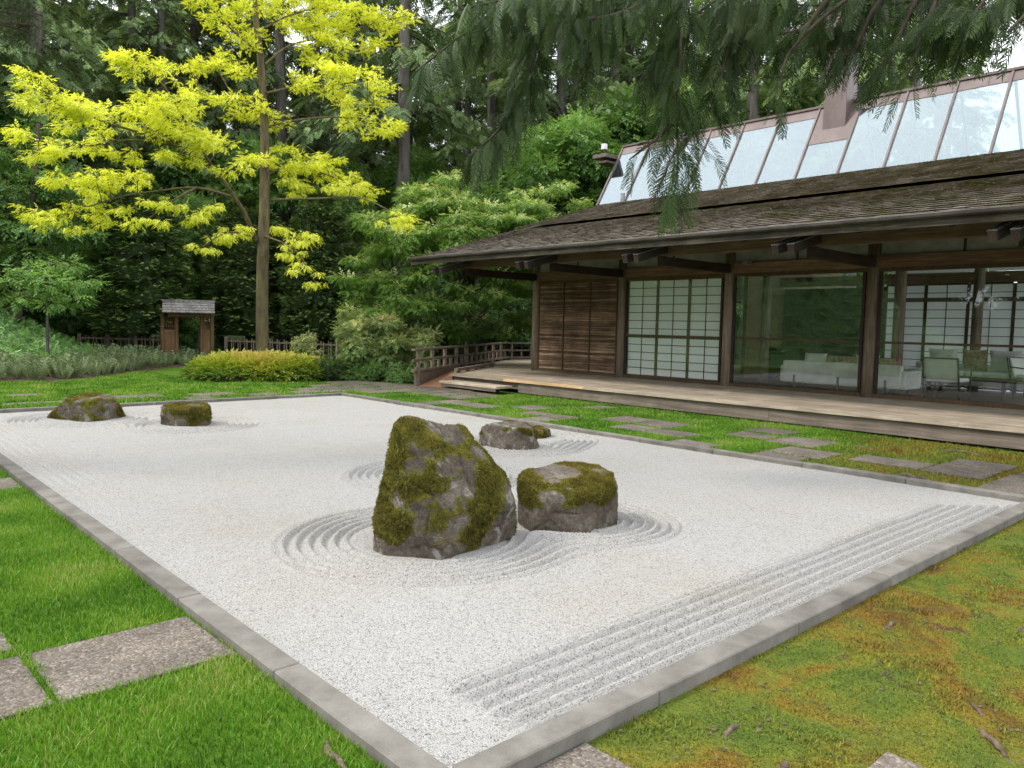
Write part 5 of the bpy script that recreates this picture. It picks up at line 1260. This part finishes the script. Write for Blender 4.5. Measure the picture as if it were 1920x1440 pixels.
SH = [((17.6, 23.6), 1.7, 3.2, L_dark), ((18.9, 22.9), 1.5, 2.8, L_dark), ((20.6, 23.0), 1.6, 3.2, L_dark), ((22.3, 22.6), 1.5, 2.6, L_dark), ((14.6, 24.0), 1.3, 1.6, L_dark), ((16.0, 27.0), 1.8, 2.6, L_dark), 
       ((7.4, 34.0), 1.8, 2.2, L_dark), ((9.0, 36.0), 1.8, 2.4, L_dark), ((5.9, 34.4), 1.8, 2.5, L_dark), ((3.6, 34.6), 2.0, 3.0, L_dark), ((17.5, 33.0), 2.0, 2.6, L_dark), ((20.5, 30.0), 2.2, 2.8, L_dark), ((23.5, 28.0), 2.2, 3.0, L_dark)]
for k, (b, R, H, m) in enumerate(SH):
    lab = 'dark leafy shrub under the conifers behind the fence and railing'
    if k in (0, 5): us_ = bush('understory_shrub', lab, 'shrub', b, R, H, 0.1, m, 0.30, 1100, lambda h, z: 0.1 + 0.5 * h + 0.15 * z, 14, grp='dark understory shrubs behind the fence and railing'); u0 = (R, H)
    else: twin(us_, lab, b, R / u0[0], H / u0[1], k * 2.1)
for k in range(6):  # unseen shrubs added under those crowns to fill the reflected sky gap
    twin(us_, 'wide shrub added left of the view to close a sky gap mirrored in the glass', (-16.5 - (k % 2) * 2, 6.5 + k * 3.4), 2.0, 1.3, k * 1.1, 'shrubs left of the view')
bush('garden_shrub', 'bright green shrub seen through the gate opening', 'shrub', (11.5, 31.6), 1.1, 1.7, 0.05, L_cover, 0.26, 900, lambda h, z: 0.5 + 0.5 * h, 12)
bush('garden_shrub', 'dark red-green shrub just inside the gate', 'shrub', (10.65, 30.2), 0.45, 0.75, 0.02, L_dark, 0.16, 400, lambda h, z: 0.1 + 0.3 * h, 8, trunk=0.02)
bush('garden_shrub', 'small creamy-leaved shrub standing right of the golden tree trunk', 'shrub', (10.75, 20.5), 0.42, 1.22, 0.30, L_pale, 0.16, 420, lambda h, z: 0.25 + 0.6 * h, 12, trunk=0.018)
TP = lambda h, z: 0.12 + 0.5 * h + 0.22 * z
bush('pieris_shrub', 'mottled cream and pink evergreen shrub left of the railing', 'shrub', (12.15, 19.1), 1.05, 1.75, 0.05, L_pier, 0.20, 1500, TP, 22, 0.55, 0.04)
bush('pieris_shrub', 'tallest shrub with orange young shoots behind the cream shrub', 'shrub', (12.5, 20.6), 0.85, 2.1, 0.2, L_pier, 0.20, 1100, lambda h, z: 0.15 + 0.45 * h + 0.45 * np.clip(z - 0.55, 0, 1), 16, 0.55, 0.04)
bush('pieris_shrub', 'cream-leaved shrub touching the near end of the railing', 'shrub', (13.35, 18.75), 0.85, 1.45, 0.05, L_pier, 0.20, 1100, TP, 18, 0.55, 0.04)
bush('garden_shrub', 'low dark green shrub at the right end of the golden-orange bed', 'shrub', (10.75, 19.2), 0.65, 0.58, 0.0, L_dark, 0.15, 900, lambda h, z: 0.3 + 0.5 * h, 12, trunk=0.02)
bush('garden_shrub', 'low fine-leaved green shrub in front of the cream shrub', 'shrub', (11.45, 18.5), 0.62, 0.42, 0.0, L_mid, 0.12, 900, lambda h, z: 0.2 + 0.5 * h, 12, trunk=0.015)
bush('hosta', 'leafy hosta clump beside the foot of the railing', 'plant', (11.75, 17.35), 0.40, 0.30, 0.0, L_mid, 0.22, 260, lambda h, z: 0.3 + 0.5 * h, 8, trunk=0.01)
bush('hosta', 'bluish-leaved hosta clump behind the bright one by the railing', 'plant', (12.1, 17.8), 0.45, 0.42, 0.0, L_dark, 0.22, 300, lambda h, z: 0.4 + 0.5 * h, 8, trunk=0.01)

# ---- golden-orange spirea bed
o = thing('spirea_bed', 'low spreading shrub mass with orange-yellow tips around the golden tree', 'shrub', (9.3, 20.6, 0))
n = 6500; a = RNG.uniform(0, 6.283, n); q = np.sqrt(RNG.random(n)); ex = 1 + 0.06 * np.sin(a * 5) + 0.05 * np.sin(a * 9 + 1)
X = q * np.cos(a) * 1.95 * ex; Y = q * np.sin(a) * 1.45 * ex; c_, s_ = math.cos(-0.7), math.sin(-0.7)
hz = 0.50 * np.sqrt(np.clip(1 - q ** 4, 0, 1)) * (1 + 0.12 * np.sin(X * 5) * np.sin(Y * 6))
dz = RNG.uniform(0.62, 1.04, n); P = np.stack([9.25 + X * c_ - Y * s_, 20.25 + X * s_ + Y * c_, 0.06 + hz * dz], -1)
rad_ = np.stack([np.cos(a) * c_ - np.sin(a) * s_, np.cos(a) * s_ + np.sin(a) * c_, 0 * a], -1)
f = rad_ * (0.25 + 0.9 * q ** 3)[:, None] + np.array([0, 0, 0.7]) * (1 - q ** 4)[:, None] + rdir(n) * 0.5
t = np.clip(0.05 + 0.62 * (P[:, 2] / 0.54) ** 1.3 + 0.10 * np.sin(P[:, 0] * 3) + RNG.normal(0, 0.12, n), 0, 1)
V, F, t = scatter(*SP5, frames(f, np.array([0, 0, 1.0]) + rdir(n) * 0.4, 0.21 * RNG.uniform(0.7, 1.3, n)), P, t, 0.04); part('foliage', V, F, L_spi, o, tint=t, kind='stuff')
st = [([(9.25 + X[k] * c_ * .7, 20.25 + Y[k] * .7, -0.02), P[k] * [1, 1, 0.5], P[k]], 0.008, 0.004) for k in range(0, n, 60)]
V, F = woody(st, 4, 1); part('stems', V, F, MTW, o, kind='stuff')

# ---- mound, mulch and heath
def mound_z(X, Y):
    d = (X - 4) * (-0.45) + (Y - 21.5) * 0.89; s = np.clip((d - 1) / 9, 0, 1); s = s * s * (3 - 2 * s)
    far = 4.6 * np.exp(-((X + 9) / 4.6) ** 2 - ((Y - 19.5) / 5.5) ** 2)
    return far + np.clip(5.6 * s * np.exp(-(np.clip(X + 1, 0, 99) / 5.2) ** 2 / 1.35) - 0.06, -0.06, 9) * np.clip((40 - Y) / 6, 0, 1) * np.clip((X + 24) / 8, 0, 1)
MMU = m_simple('bark_mulch', [(0.32, (0.035, 0.022, 0.017)), (0.5, (0.085, 0.055, 0.042)), (0.66, (0.19, 0.14, 0.11))], 26, 0.95, 1.0, 0.03, 0.1, fine=90)
MMO = m_simple('mound_green', [(0.3, (0.075, 0.140, 0.048)), (0.55, (0.155, 0.265, 0.095)), (0.75, (0.22, 0.34, 0.13))], 5, 0.95, 1.0, 0.06, 0.1, fine=18)
grid_sheet('mound', np.linspace(-26, 11, 95), np.linspace(7, 41, 90), lambda X, Y: np.maximum(mound_z(X, Y), -0.06) - 0.02, MMO)
sheet('mulch_bed', MULCH + [(10.3, 27.6), (6, 29), (1, 27)], 0.006, MMU)
n = 30000; P = np.stack([RNG.uniform(-16, 9.5, n), RNG.uniform(12, 34, n), np.zeros(n)], -1); P[:, 2] = mound_z(P[:, 0], P[:, 1])
P = P[(P[:, 2] > 0.22) & (in_view(P) | (RNG.random(n) < 0.08))]; n = len(P); f = rdir(n) * 0.7 + np.array([0.3, -0.6, 0.25])
V, F, t = scatter(*t_fern(4, 1, 0.45, 0.17, 0.1), frames(f, np.array([0, 0, 1.0]) + rdir(n) * 0.3, np.where(in_view(P), 0.20, 0.42) * RNG.uniform(0.7, 1.3, n)), P + [0, 0, 0.05], np.clip(RNG.normal(0.55, 0.18, n), 0, 1), 0.05)
tag(part('juniper_cover', V, F, L_cover, tint=t, kind='stuff'), 'light green evergreen ground cover over the mound at left', 'ground cover')
TB = t_blades(46, 0.50, 0.020, 0.13); TBF = t_fern(6, 1, 0.20, 0.06, 0.0, 0.6)
n = 58; aa = RNG.uniform(0, 6.283, n); lean = RNG.uniform(0.15, 0.8, n); f = np.stack([np.cos(aa) * lean, np.sin(aa) * lean, np.ones(n)], -1)
HV, HF, Ht = scatter(*TBF, frames(f, rdir(n), 0.46 * RNG.uniform(0.6, 1.2, n)), np.stack([np.cos(aa), np.sin(aa), 0 * aa], -1) * 0.07, RNG.uniform(0.2, 0.9, n), 0.1)
heath_me = mesh('heath_foliage', HV, HF, L_heath, tint=Ht)
k = 0; tries = 0; hp_ = []
while k < 90 and tries < 4000:
    tries += 1; x = random.uniform(2.2, 10.4); y0 = np.interp(x, [m[0] for m in MULCH], [m[1] for m in MULCH]); y = y0 + 0.55 + 3.0 * random.random() ** 1.2
    if any((x - a_) ** 2 + (y - b_) ** 2 < 0.20 for a_, b_ in hp_) or mound_z(np.array(x), np.array(y)) > 0.5: continue
    if math.hypot(x - 9.36, y - 30.4) < 0.5: continue
    z = max(0.0, float(mound_z(np.array(x), np.array(y)))); hp_.append((x, y)); s = random.uniform(0.6, 1.25)
    o = thing('heath_plant', 'feathery grey-green tuft planted in the bark mulch below the mound', 'plant', (x, y, z), 'feathery tufts in the mulch bed')
    c = obj('foliage', heath_me, o); c.rotation_euler = (0, 0, random.uniform(0, 6.28)); c.scale = (s, s, s); k += 1

# ---- the big pine left of the frame whose bough reaches into the corner
pn = thing('pine_tree', 'dark pine whose bough reaches into the top left corner', 'tree', (-2.4, 12.6, 0))
V, F = woody([([(-2.4, 12.6, -0.2), (-2.3, 12.6, 2.0), (-2.0, 12.5, 4.5), (-1.8, 12.4, 8), (-1.6, 12.4, 12)], 0.48, 0.15)], 14); part('trunk', V, F, MBK, pn, smooth=True)
V, F = woody([([(-2.25, 12.6, 2.2), (-2.9, 13.6, 4.2), (-3.2, 14.2, 7)], 0.26, 0.1)], 10); part('limb', V, F, MBK, pn, smooth=True)
pp = [(1.1, 10.9, 4.9, .40), (1.54, 10.89, 4.85, .38), (1.85, 10.82, 5.10, .36), (2.1, 10.95, 5.12, .30), (1.8, 10.81, 4.78, .32), (1.70, 10.83, 4.58, .26), (2.0, 10.77, 5.3, .3), (2.15, 11.1, 5.0, .24), (0.6, 11.0, 5.1, .5), (1.2, 11.1, 5.5, .5), (1.3, 10.7, 4.6, .3)]
V, F = woody([([(-2.1, 12.5, 4.4), (-0.8, 11.9, 4.9), (0.6, 11.2, 5.0), (1.5, 10.95, 4.95), (2.2, 11.0, 5.05)], 0.09, 0.015)] + [([(0.8, 11.1, 5.0), (p[0] - .1, p[1], p[2]), p[:3]], 0.02, 0.008) for p in pp], 7); part('limb', V, F, MBK, pn, smooth=True)
NB = []
for q in range(26):
    d = unit(np.array([random.uniform(0.2, 1), random.uniform(-.8, .8), random.uniform(-.8, .8)])); s = unit(np.cross(d, rdir(1)[0])) * 0.012; NB.append((np.array([-s, s, d]), np.array([[0, 1, 2]])))
NBV, NBF = cat(NB)
bigp = pp + [(-2.2 + random.uniform(-2.4, 2.0), 12.5 + random.uniform(-2, 2.5), random.uniform(7, 12), random.uniform(0.5, 0.9)) for k in range(26)]
V, F, t = foliage(bigp, 260, 0.7, 0.15, (NBV, NBF), lambda h, P: 0.25 + 0.4 * h, hollow=0.1, droop=0); part('crown', V, F, L_pine, pn, tint=t, kind='stuff')

# ---- overhanging red cedar
CL = [ [(7.32,5.23,5.85),(6.70,5.39,5.04),(6.33,5.52,4.81),(5.81,5.79,4.67),(5.48,6.10,4.58)],
[(8.61,3.51,5.91),(8.05,4.03,5.04),(7.87,4.16,4.76),(7.67,4.32,4.68),(7.43,4.52,4.74),(7.14,4.80,4.78)],
[(8.91,3.31,5.83),(8.44,3.67,5.03),(8.29,3.75,4.73),(8.16,3.81,4.47),(8.07,3.99,4.52)],
[(9.07,3.16,5.89),(8.66,3.39,5.02),(8.52,3.47,4.68),(8.38,3.54,4.36),(8.34,3.64,4.26)],
[(6.37,5.78,5.82),(5.29,6.00,4.80),(5.04,6.08,4.54),(4.79,6.15,4.33),(4.38,6.21,3.96)],
[(7.43,5.08,5.50),(7.04,5.11,4.84),(6.95,5.07,4.32),(6.93,5.09,3.93),(6.96,5.06,3.38),(6.93,5.09,2.93)],
[(6.16,5.86,5.34),(5.65,5.95,4.26),(5.52,6.06,3.84),(5.31,6.12,3.54),(5.04,6.21,3.28)],
[(6.75,5.64,5.57),(6.36,5.79,4.73),(6.21,5.80,4.25)],
[(7.77,4.53,5.65),(7.34,4.67,4.70),(7.18,4.73,4.19),(7.13,4.81,3.87)],
[(8.68,2.36,5.33),(8.20,2.59,4.68),(7.94,2.75,4.36)],
[(7.77,1.91,4.62),(7.53,2.05,4.25),(7.39,2.16,4.07)],
[(7.78,3.67,5.47),(7.20,4.12,4.93),(6.60,4.69,4.92),(6.21,5.04,4.80)],
[(6.52,4.98,5.49),(5.87,5.44,4.97),(5.29,5.74,4.78),(4.69,5.98,4.54)],
[(8.19,3.21,5.15),(7.70,3.61,4.87),(7.35,4.06,4.34),(7.33,4.11,3.83)],
[(8.48,3.02,5.18),(8.21,3.18,4.39),(8.08,3.23,4.02)],
[(7.87,4.77,5.54),(7.14,5.48,4.74),(7.12,5.51,4.16)],
[(6.92,5.10,3.77),(6.72,5.21,3.56),(6.49,5.34,3.35)],
[(6.95,5.07,3.44),(6.96,4.88,3.63),(7.00,4.83,3.52)],
[(9.29,2.44,5.61),(8.92,3.27,5.13),(8.51,3.98,5.11),(7.96,4.81,5.18),(7.44,5.42,5.09)],
[(8.75,2.12,5.27),(8.43,2.52,4.72),(8.23,2.82,4.60),(8.02,3.12,4.58)],
[(8.35,2.08,5.30),(8.07,2.33,4.66),(7.91,2.53,4.48),(7.70,2.82,4.55)],
[(9.08,3.69,5.91),(8.87,3.92,5.36),(8.68,4.11,5.02),(8.47,4.31,4.90)],
[(8.59,4.30,5.95),(8.22,4.77,5.36),(7.99,4.95,4.94),(7.70,5.22,4.64)],
[(7.56,5.41,6.10),(7.07,5.89,5.40),(6.60,6.27,5.20),(6.19,6.53,4.99)] ]
cd = thing('cedar_tree', 'red cedar right of the view whose drooping boughs hang over the court and roof', 'tree', (10.6, -0.6, 0))
V, F = woody([([(10.6, -0.6, -0.2), (10.55, -0.6, 1.5), (10.5, -0.5, 5), (10.4, -0.4, 9), (10.4, -0.4, 13)], 0.55, 0.2)], 16); part('trunk', V, F, MBK, cd, smooth=True)
FR = t_fern(13, 1.0, 0.27, 0.027, 0.06, 0.62, 0.95)
Ps, fs, us, ss, ts = [], [], [], [], []
for i, l in enumerate(CL):
    l = [np.array(p) for p in l]
    if l[0][2] > 5.2:
        tz = min(11.5, l[0][2] + 1.6 + 0.25 * i % 2); l = [np.array([10.45, -0.45, tz]), (np.array([10.45, -0.45, tz]) + l[0]) / 2 + np.array([0, 0, 0.55])] + l
    r0 = 0.055 if i in (0, 1, 2, 3) else 0.03
    V, F = woody([(l, r0, 0.007)], 8); part('limb', V, F, MBK, cd, smooth=True)
    C = curve(l, 60); seg = np.linalg.norm(np.diff(C, axis=0), axis=1); Ln = seg.sum()
    vert = (C[-1][2] - C[30][2]) < -1.2
    for j in range(int(Ln / (0.05 if i > 17 else 0.075 if i not in (2, 3) else 0.10))):
        f = random.uniform(0.30 if Ln > 4 else 0.0, 1.0); p = C[int(f * 59)]; tdir = unit(C[min(59, int(f * 59) + 1)] - C[max(0, int(f * 59) - 1)])
        side = unit(np.cross(tdir, [0, 0, 1.0])) if abs(tdir[2]) < 0.9 else unit(np.array([random.gauss(0, 1), random.gauss(0, 1), 0]))
        sg = random.choice((-1, 1)); q = p + side * sg * random.uniform(0, 0.16)
        nch = random.choice((1, 1, 1, 2, 2)) if f < 0.93 and i not in (2, 3, 13) else 1
        d = unit(side * sg * random.uniform(0.1, 0.65) + tdir * random.uniform(0.0, 0.55) + np.array([0, 0, -random.uniform(0.35, 1.0)]))
        for c in range(nch):
            L = random.uniform(0.24, 0.46) * (1 - 0.12 * c)
            Ps.append(q); fs.append(d); us.append(unit(side * random.gauss(0, 0.7) + np.array([random.gauss(0, .5), random.gauss(0, .5), 0.6]))); ss.append(L); ts.append(min(1, max(0, random.gauss(0.42, 0.17) + 0.14 * c)))
            q = q + d * L * 0.62; d = unit(d + np.array([random.gauss(0, .16), random.gauss(0, .16), -0.55]))
V, F, t = scatter(FR[0], FR[1], frames(np.array(fs), np.array(us), np.array(ss)), np.array(Ps), np.array(ts), 0.06)
part('fronds', V, F, L_cedar, cd, tint=t, kind='stuff'); print('fronds', len(Ps))
hi_ = [(10.4 + random.uniform(-2.6, 2.6), -0.6 + random.uniform(-2.8, 2.6), random.uniform(7.5, 13), random.uniform(0.6, 1.0)) for k in range(34)]
V, F, t = foliage(hi_, 60, 0.5, 0.55, FE5, lambda h, P: 0.3 + 0.3 * h, hollow=0.1, droop=0.6); part('crown', V, F, L_cedar, cd, tint=t, kind='stuff')

# ------------------------------------------------------------------ gate and fence
MGATE = m_wood('gate_timber', [(0.3, (0.085, 0.045, 0.022)), (0.5, (0.15, 0.085, 0.042)), (0.7, (0.21, 0.13, 0.07))], 2, rnd=0.15)
MFEN = m_wood('fence_timber', [(0.3, (0.10, 0.078, 0.055)), (0.7, (0.22, 0.18, 0.135))], 2, rnd=0.25)
MGRF = m_simple('gate_shakes', [(0.3, (0.13, 0.115, 0.11)), (0.55, (0.22, 0.20, 0.195)), (0.75, (0.30, 0.28, 0.27))], 9, 0.9, 0.5, 0.01, rnd=0.2)
A_, B_ = np.array([9.77, 28.69]), np.array([10.93, 28.27])
gd = unit(B_ - A_); gn = np.array([-gd[1], gd[0]]); gn = gn if gn @ A_ > 0 else -gn; gc = (A_ + B_) / 2
gt = thing('garden_gate', 'small timber entrance gate with a shingled pitched roof', 'gate', (gc[0], gc[1], 0))
W2 = lambda s, d, z: (gc[0] + gd[0] * s + gn[0] * d, gc[1] + gd[1] * s + gn[1] * d, z)
hw = 0.42
for s, e in ((-hw, -0.88), (hw, 0.76)):
    for q in (s, e):
        V, F = beam(W2(q, -0.02, 0), W2(q, -0.02, 1.78), 0.11, 0.11, (1, 0, 0)); part('post', V, F, MGATE, gt)
    V, F = beam(W2(s, 0, 0.62), W2(e, 0, 0.62), 0.03, 1.0); sp = part('side_panel', V, F, MGATE, gt)
    V, F = beam(W2(s, -0.01, 1.15), W2(e, -0.01, 1.15), 0.05, 0.08); part('panel_rail', V, F, MGATE, sp)
    for k in range(6): q = s + (e - s) * (k + 0.7) / 6.6; V, F = beam(W2(q, 0, 1.19), W2(q, 0, 1.64), 0.022, 0.022, (1, 0, 0)); part('lattice_bar', V, F, MGATE, sp)
    for z in (1.32, 1.48, 1.64): V, F = beam(W2(s, 0, z), W2(e, 0, z), 0.02, 0.02); part('lattice_bar', V, F, MGATE, sp)
for s in (-hw, hw):
    V, F = beam(W2(s, 0.42, 0), W2(s, 0.42, 1.78), 0.10, 0.10, (1, 0, 0)); part('post', V, F, MGATE, gt)
hw = 0.44
for d in (-0.22, 0.22): V, F = beam(W2(-hw - 0.25, d, 1.71), W2(hw + 0.25, d, 1.71), 0.10, 0.12); part('beam', V, F, MGATE, gt)
V, F = beam(W2(0.40, 0.06, 0.6), W2(0.30, 0.75, 0.6), 0.04, 1.1); part('door_leaf', V, F, MFEN, gt)
rf = bpy.data.objects.new('roof', None); link(rf, gt)
for k in range(5):
    for sd_ in (-1, 1):
        f0, f1 = k / 5, (k + 1.35) / 5
        y0, z0 = 0.60 * (1 - f0), 1.77 + 0.38 * f0; y1, z1 = 0.60 * (1 - min(f1, 1)), 1.77 + 0.38 * min(f1, 1)
        s = -hw - 0.42
        while s < hw + 0.40:
            w = random.uniform(0.11, 0.17); e = min(s + w, hw + 0.42); m_ = (s + e) / 2
            V, F = beam(W2(m_, -sd_ * y0, z0 + 0.03 + 0.012 * k), W2(m_, -sd_ * y1, z1 + 0.015 + 0.012 * k), e - s - 0.008, 0.022); part('shingle', V, F, MGRF, rf); s = e
V, F = bevel(*beam(W2(-hw - 0.45, 0, 2.22), W2(hw + 0.45, 0, 2.22), 0.16, 0.07), 0.01); part('ridge_cap', V, F, MGRF, rf)
for d in (-0.5, 0.5): V, F = beam(W2(-hw - 0.38, d, 1.80), W2(hw + 0.38, d, 1.80), 0.05, 0.05); part('eave_strip', V, F, MGATE, rf)

def fence(A, B, npost, label, h=0.92, z=0.0):
    A, B = np.array(A, float), np.array(B, float); t = thing('fence', label, 'fence', (A[0], A[1], 0)); d = B - A; L = np.linalg.norm(d)
    P = lambda f, z_: (A[0] + d[0] * f, A[1] + d[1] * f, z + z_)
    for k in range(npost + 1):
        V, F = beam(P(k / npost, -0.05), P(k / npost, h + 0.06), 0.095, 0.095, (1, 0, 0)); part('post', V, F, MFEN, t)
    for z_ in (0.30, h - 0.10):
        V, F = beam(P(0, z_), P(1, z_), 0.035, 0.055); part('rail', V, F, MFEN, t)
    n = int(L / 0.16)
    for k in range(n):
        f = (k + 0.5) / n; s = 0.03 if k % 2 else -0.03
        q = np.array(P(f, 0)); o_ = np.array([-d[1], d[0], 0]) / L * s
        V, F = beam(q + o_ + [0, 0, 0.08 + 0.1 * (k % 2)], q + o_ + [0, 0, h - 0.02 + 0.03 * (k % 2)], 0.03, 0.03, (1, 0, 0)); part('picket', V, F, MFEN, t)
fence((7.55, 31.6), (9.62, 28.9), 3, 'open picket fence left of the gate behind the feathery tufts')
fence((11.45, 27.9), (12.0, 26.3), 1, 'short picket fence directly right of the gate')
fence((12.08, 26.1), (13.2, 23.0), 2, 'dark picket fence right of the golden tree behind the shrubs')

# ------------------------------------------------------------------ roots and small things on the ground
MROOT = m_simple('root_bark', [(0.3, (0.06, 0.042, 0.03)), (0.55, (0.13, 0.098, 0.07)), (0.75, (0.24, 0.195, 0.145))], 14, 0.9, 0.7, 0.01, 0.1)
def root(pts, r, label):
    P = np.array([(a, b, c) for a, b, c in pts]); P[:, 2] -= 0.008 * (P[0, 1] < 1.9) * (P[0, 0] > 1.5); C = curve(P, 18); C += RNG.normal(0, r * 0.12, C.shape)
    V, F = tube(C + [0, 0, -r * 0.3], 0.72 * r * np.interp(np.linspace(0, 1, 18), [0, .3, .7, 1], [.5, 1, .85, .35]) * RNG.uniform(0.8, 1.2, 18), 8)
    tag(part('tree_root', V, F, MROOT, smooth=True), label, 'root')
root([(1.46, 2.62, -.01), (1.40, 2.50, .012), (1.39, 2.38, .012), (1.33, 2.22, -.005)], 0.026, 'pale bare root in the lawn at the bottom edge')
root([(3.53, .97, -.01), (3.46, .92, .012), (3.38, .85, .014), (3.30, .77, -.005)], 0.017, 'thin curved root in the moss at the far lower right')
root([(3.74, 1.07, -.01), (3.68, 1.02, .01), (3.62, .96, -.01)], 0.014, 'short dark root above the curved one in the lower right moss')
root([(2.62, 1.60, -.01), (2.72, 1.62, .008), (2.82, 1.62, -.01)], 0.018, 'short root beside the bare gravel patch in the near moss')
root([(2.55, 1.30, -.01), (2.62, 1.34, .012), (2.70, 1.36, -.01)], 0.02, 'brown root stub in the moss near the lower kerb slab')
root([(4.9, 1.20, -.01), (4.86, 1.13, .015), (4.80, 1.05, -.005)], 0.026, 'pale upright root at the right edge of the moss')
root([(4.25, 1.66, -.01), (4.38, 1.66, .012), (4.5, 1.68, -.01)], 0.016, 'dark root pair in the middle of the moss')
root([(9.02, 3.55, -.01), (9.05, 3.35, .03), (9.0, 3.15, .02), (8.95, 2.9, -.01)], 0.045, 'thick brown root beside the house-side kerb near its right end')
root([(11.5, 3.9, -.01), (11.6, 3.7, .02), (11.55, 3.45, .015), (11.4, 3.2, -.01)], 0.03, 'pale root lying below the deck skirt at right')
root([(10.9, 4.9, -.01), (10.85, 4.6, .012), (10.7, 4.3, -.01)], 0.02, 'thin pale root in the moss between the slabs and deck')
MCON = m_simple('fallen_debris', [(0.3, (0.05, 0.036, 0.026)), (0.7, (0.16, 0.12, 0.085))], 30, 0.9, 0.8, 0.01, 0.1)
nd = 900; P = np.stack([RNG.uniform(1.6, 7.5, nd), RNG.uniform(0.2, 1.9, nd), np.full(nd, 0.002)], -1); P = P[in_view(P)]; nd = len(P)
V, F, t = scatter(np.array([[0, -.25, 0], [.5, 0, .08], [0, .25, 0], [-.5, 0, .06]]), np.array([[0, 1, 2, 3]]), frames(rdir(nd) * [1, 1, .2], np.array([0, 0, 1.0]) + rdir(nd) * .3, RNG.uniform(.012, .034, nd)), P, RNG.random(nd))
tag(part('leaf_litter', V, F, MCON, kind='stuff'), 'scattered brown bits of leaf litter on the moss', 'litter')
nd = 170; P = np.stack([RNG.uniform(1.8, 8.3, nd), 2.2 + RNG.random(nd) ** 1.6 * 10, np.zeros(nd)], -1); P[:, 2] = rake(P[:, 0], P[:, 1]) + 0.006
V, F, t = scatter(np.array([[0, -.25, 0], [.5, 0, .2], [0, .25, 0], [-.5, 0, .15]]), np.array([[0, 1, 2, 3]]), frames(rdir(nd) * [1, 1, .2], np.array([0, 0, 1.0]) + rdir(nd) * .3, RNG.uniform(.008, .02, nd)), P, RNG.random(nd))
tag(part('leaf_litter', V, F, MCON, kind='stuff'), 'few dark fallen bits scattered over the white gravel', 'litter')
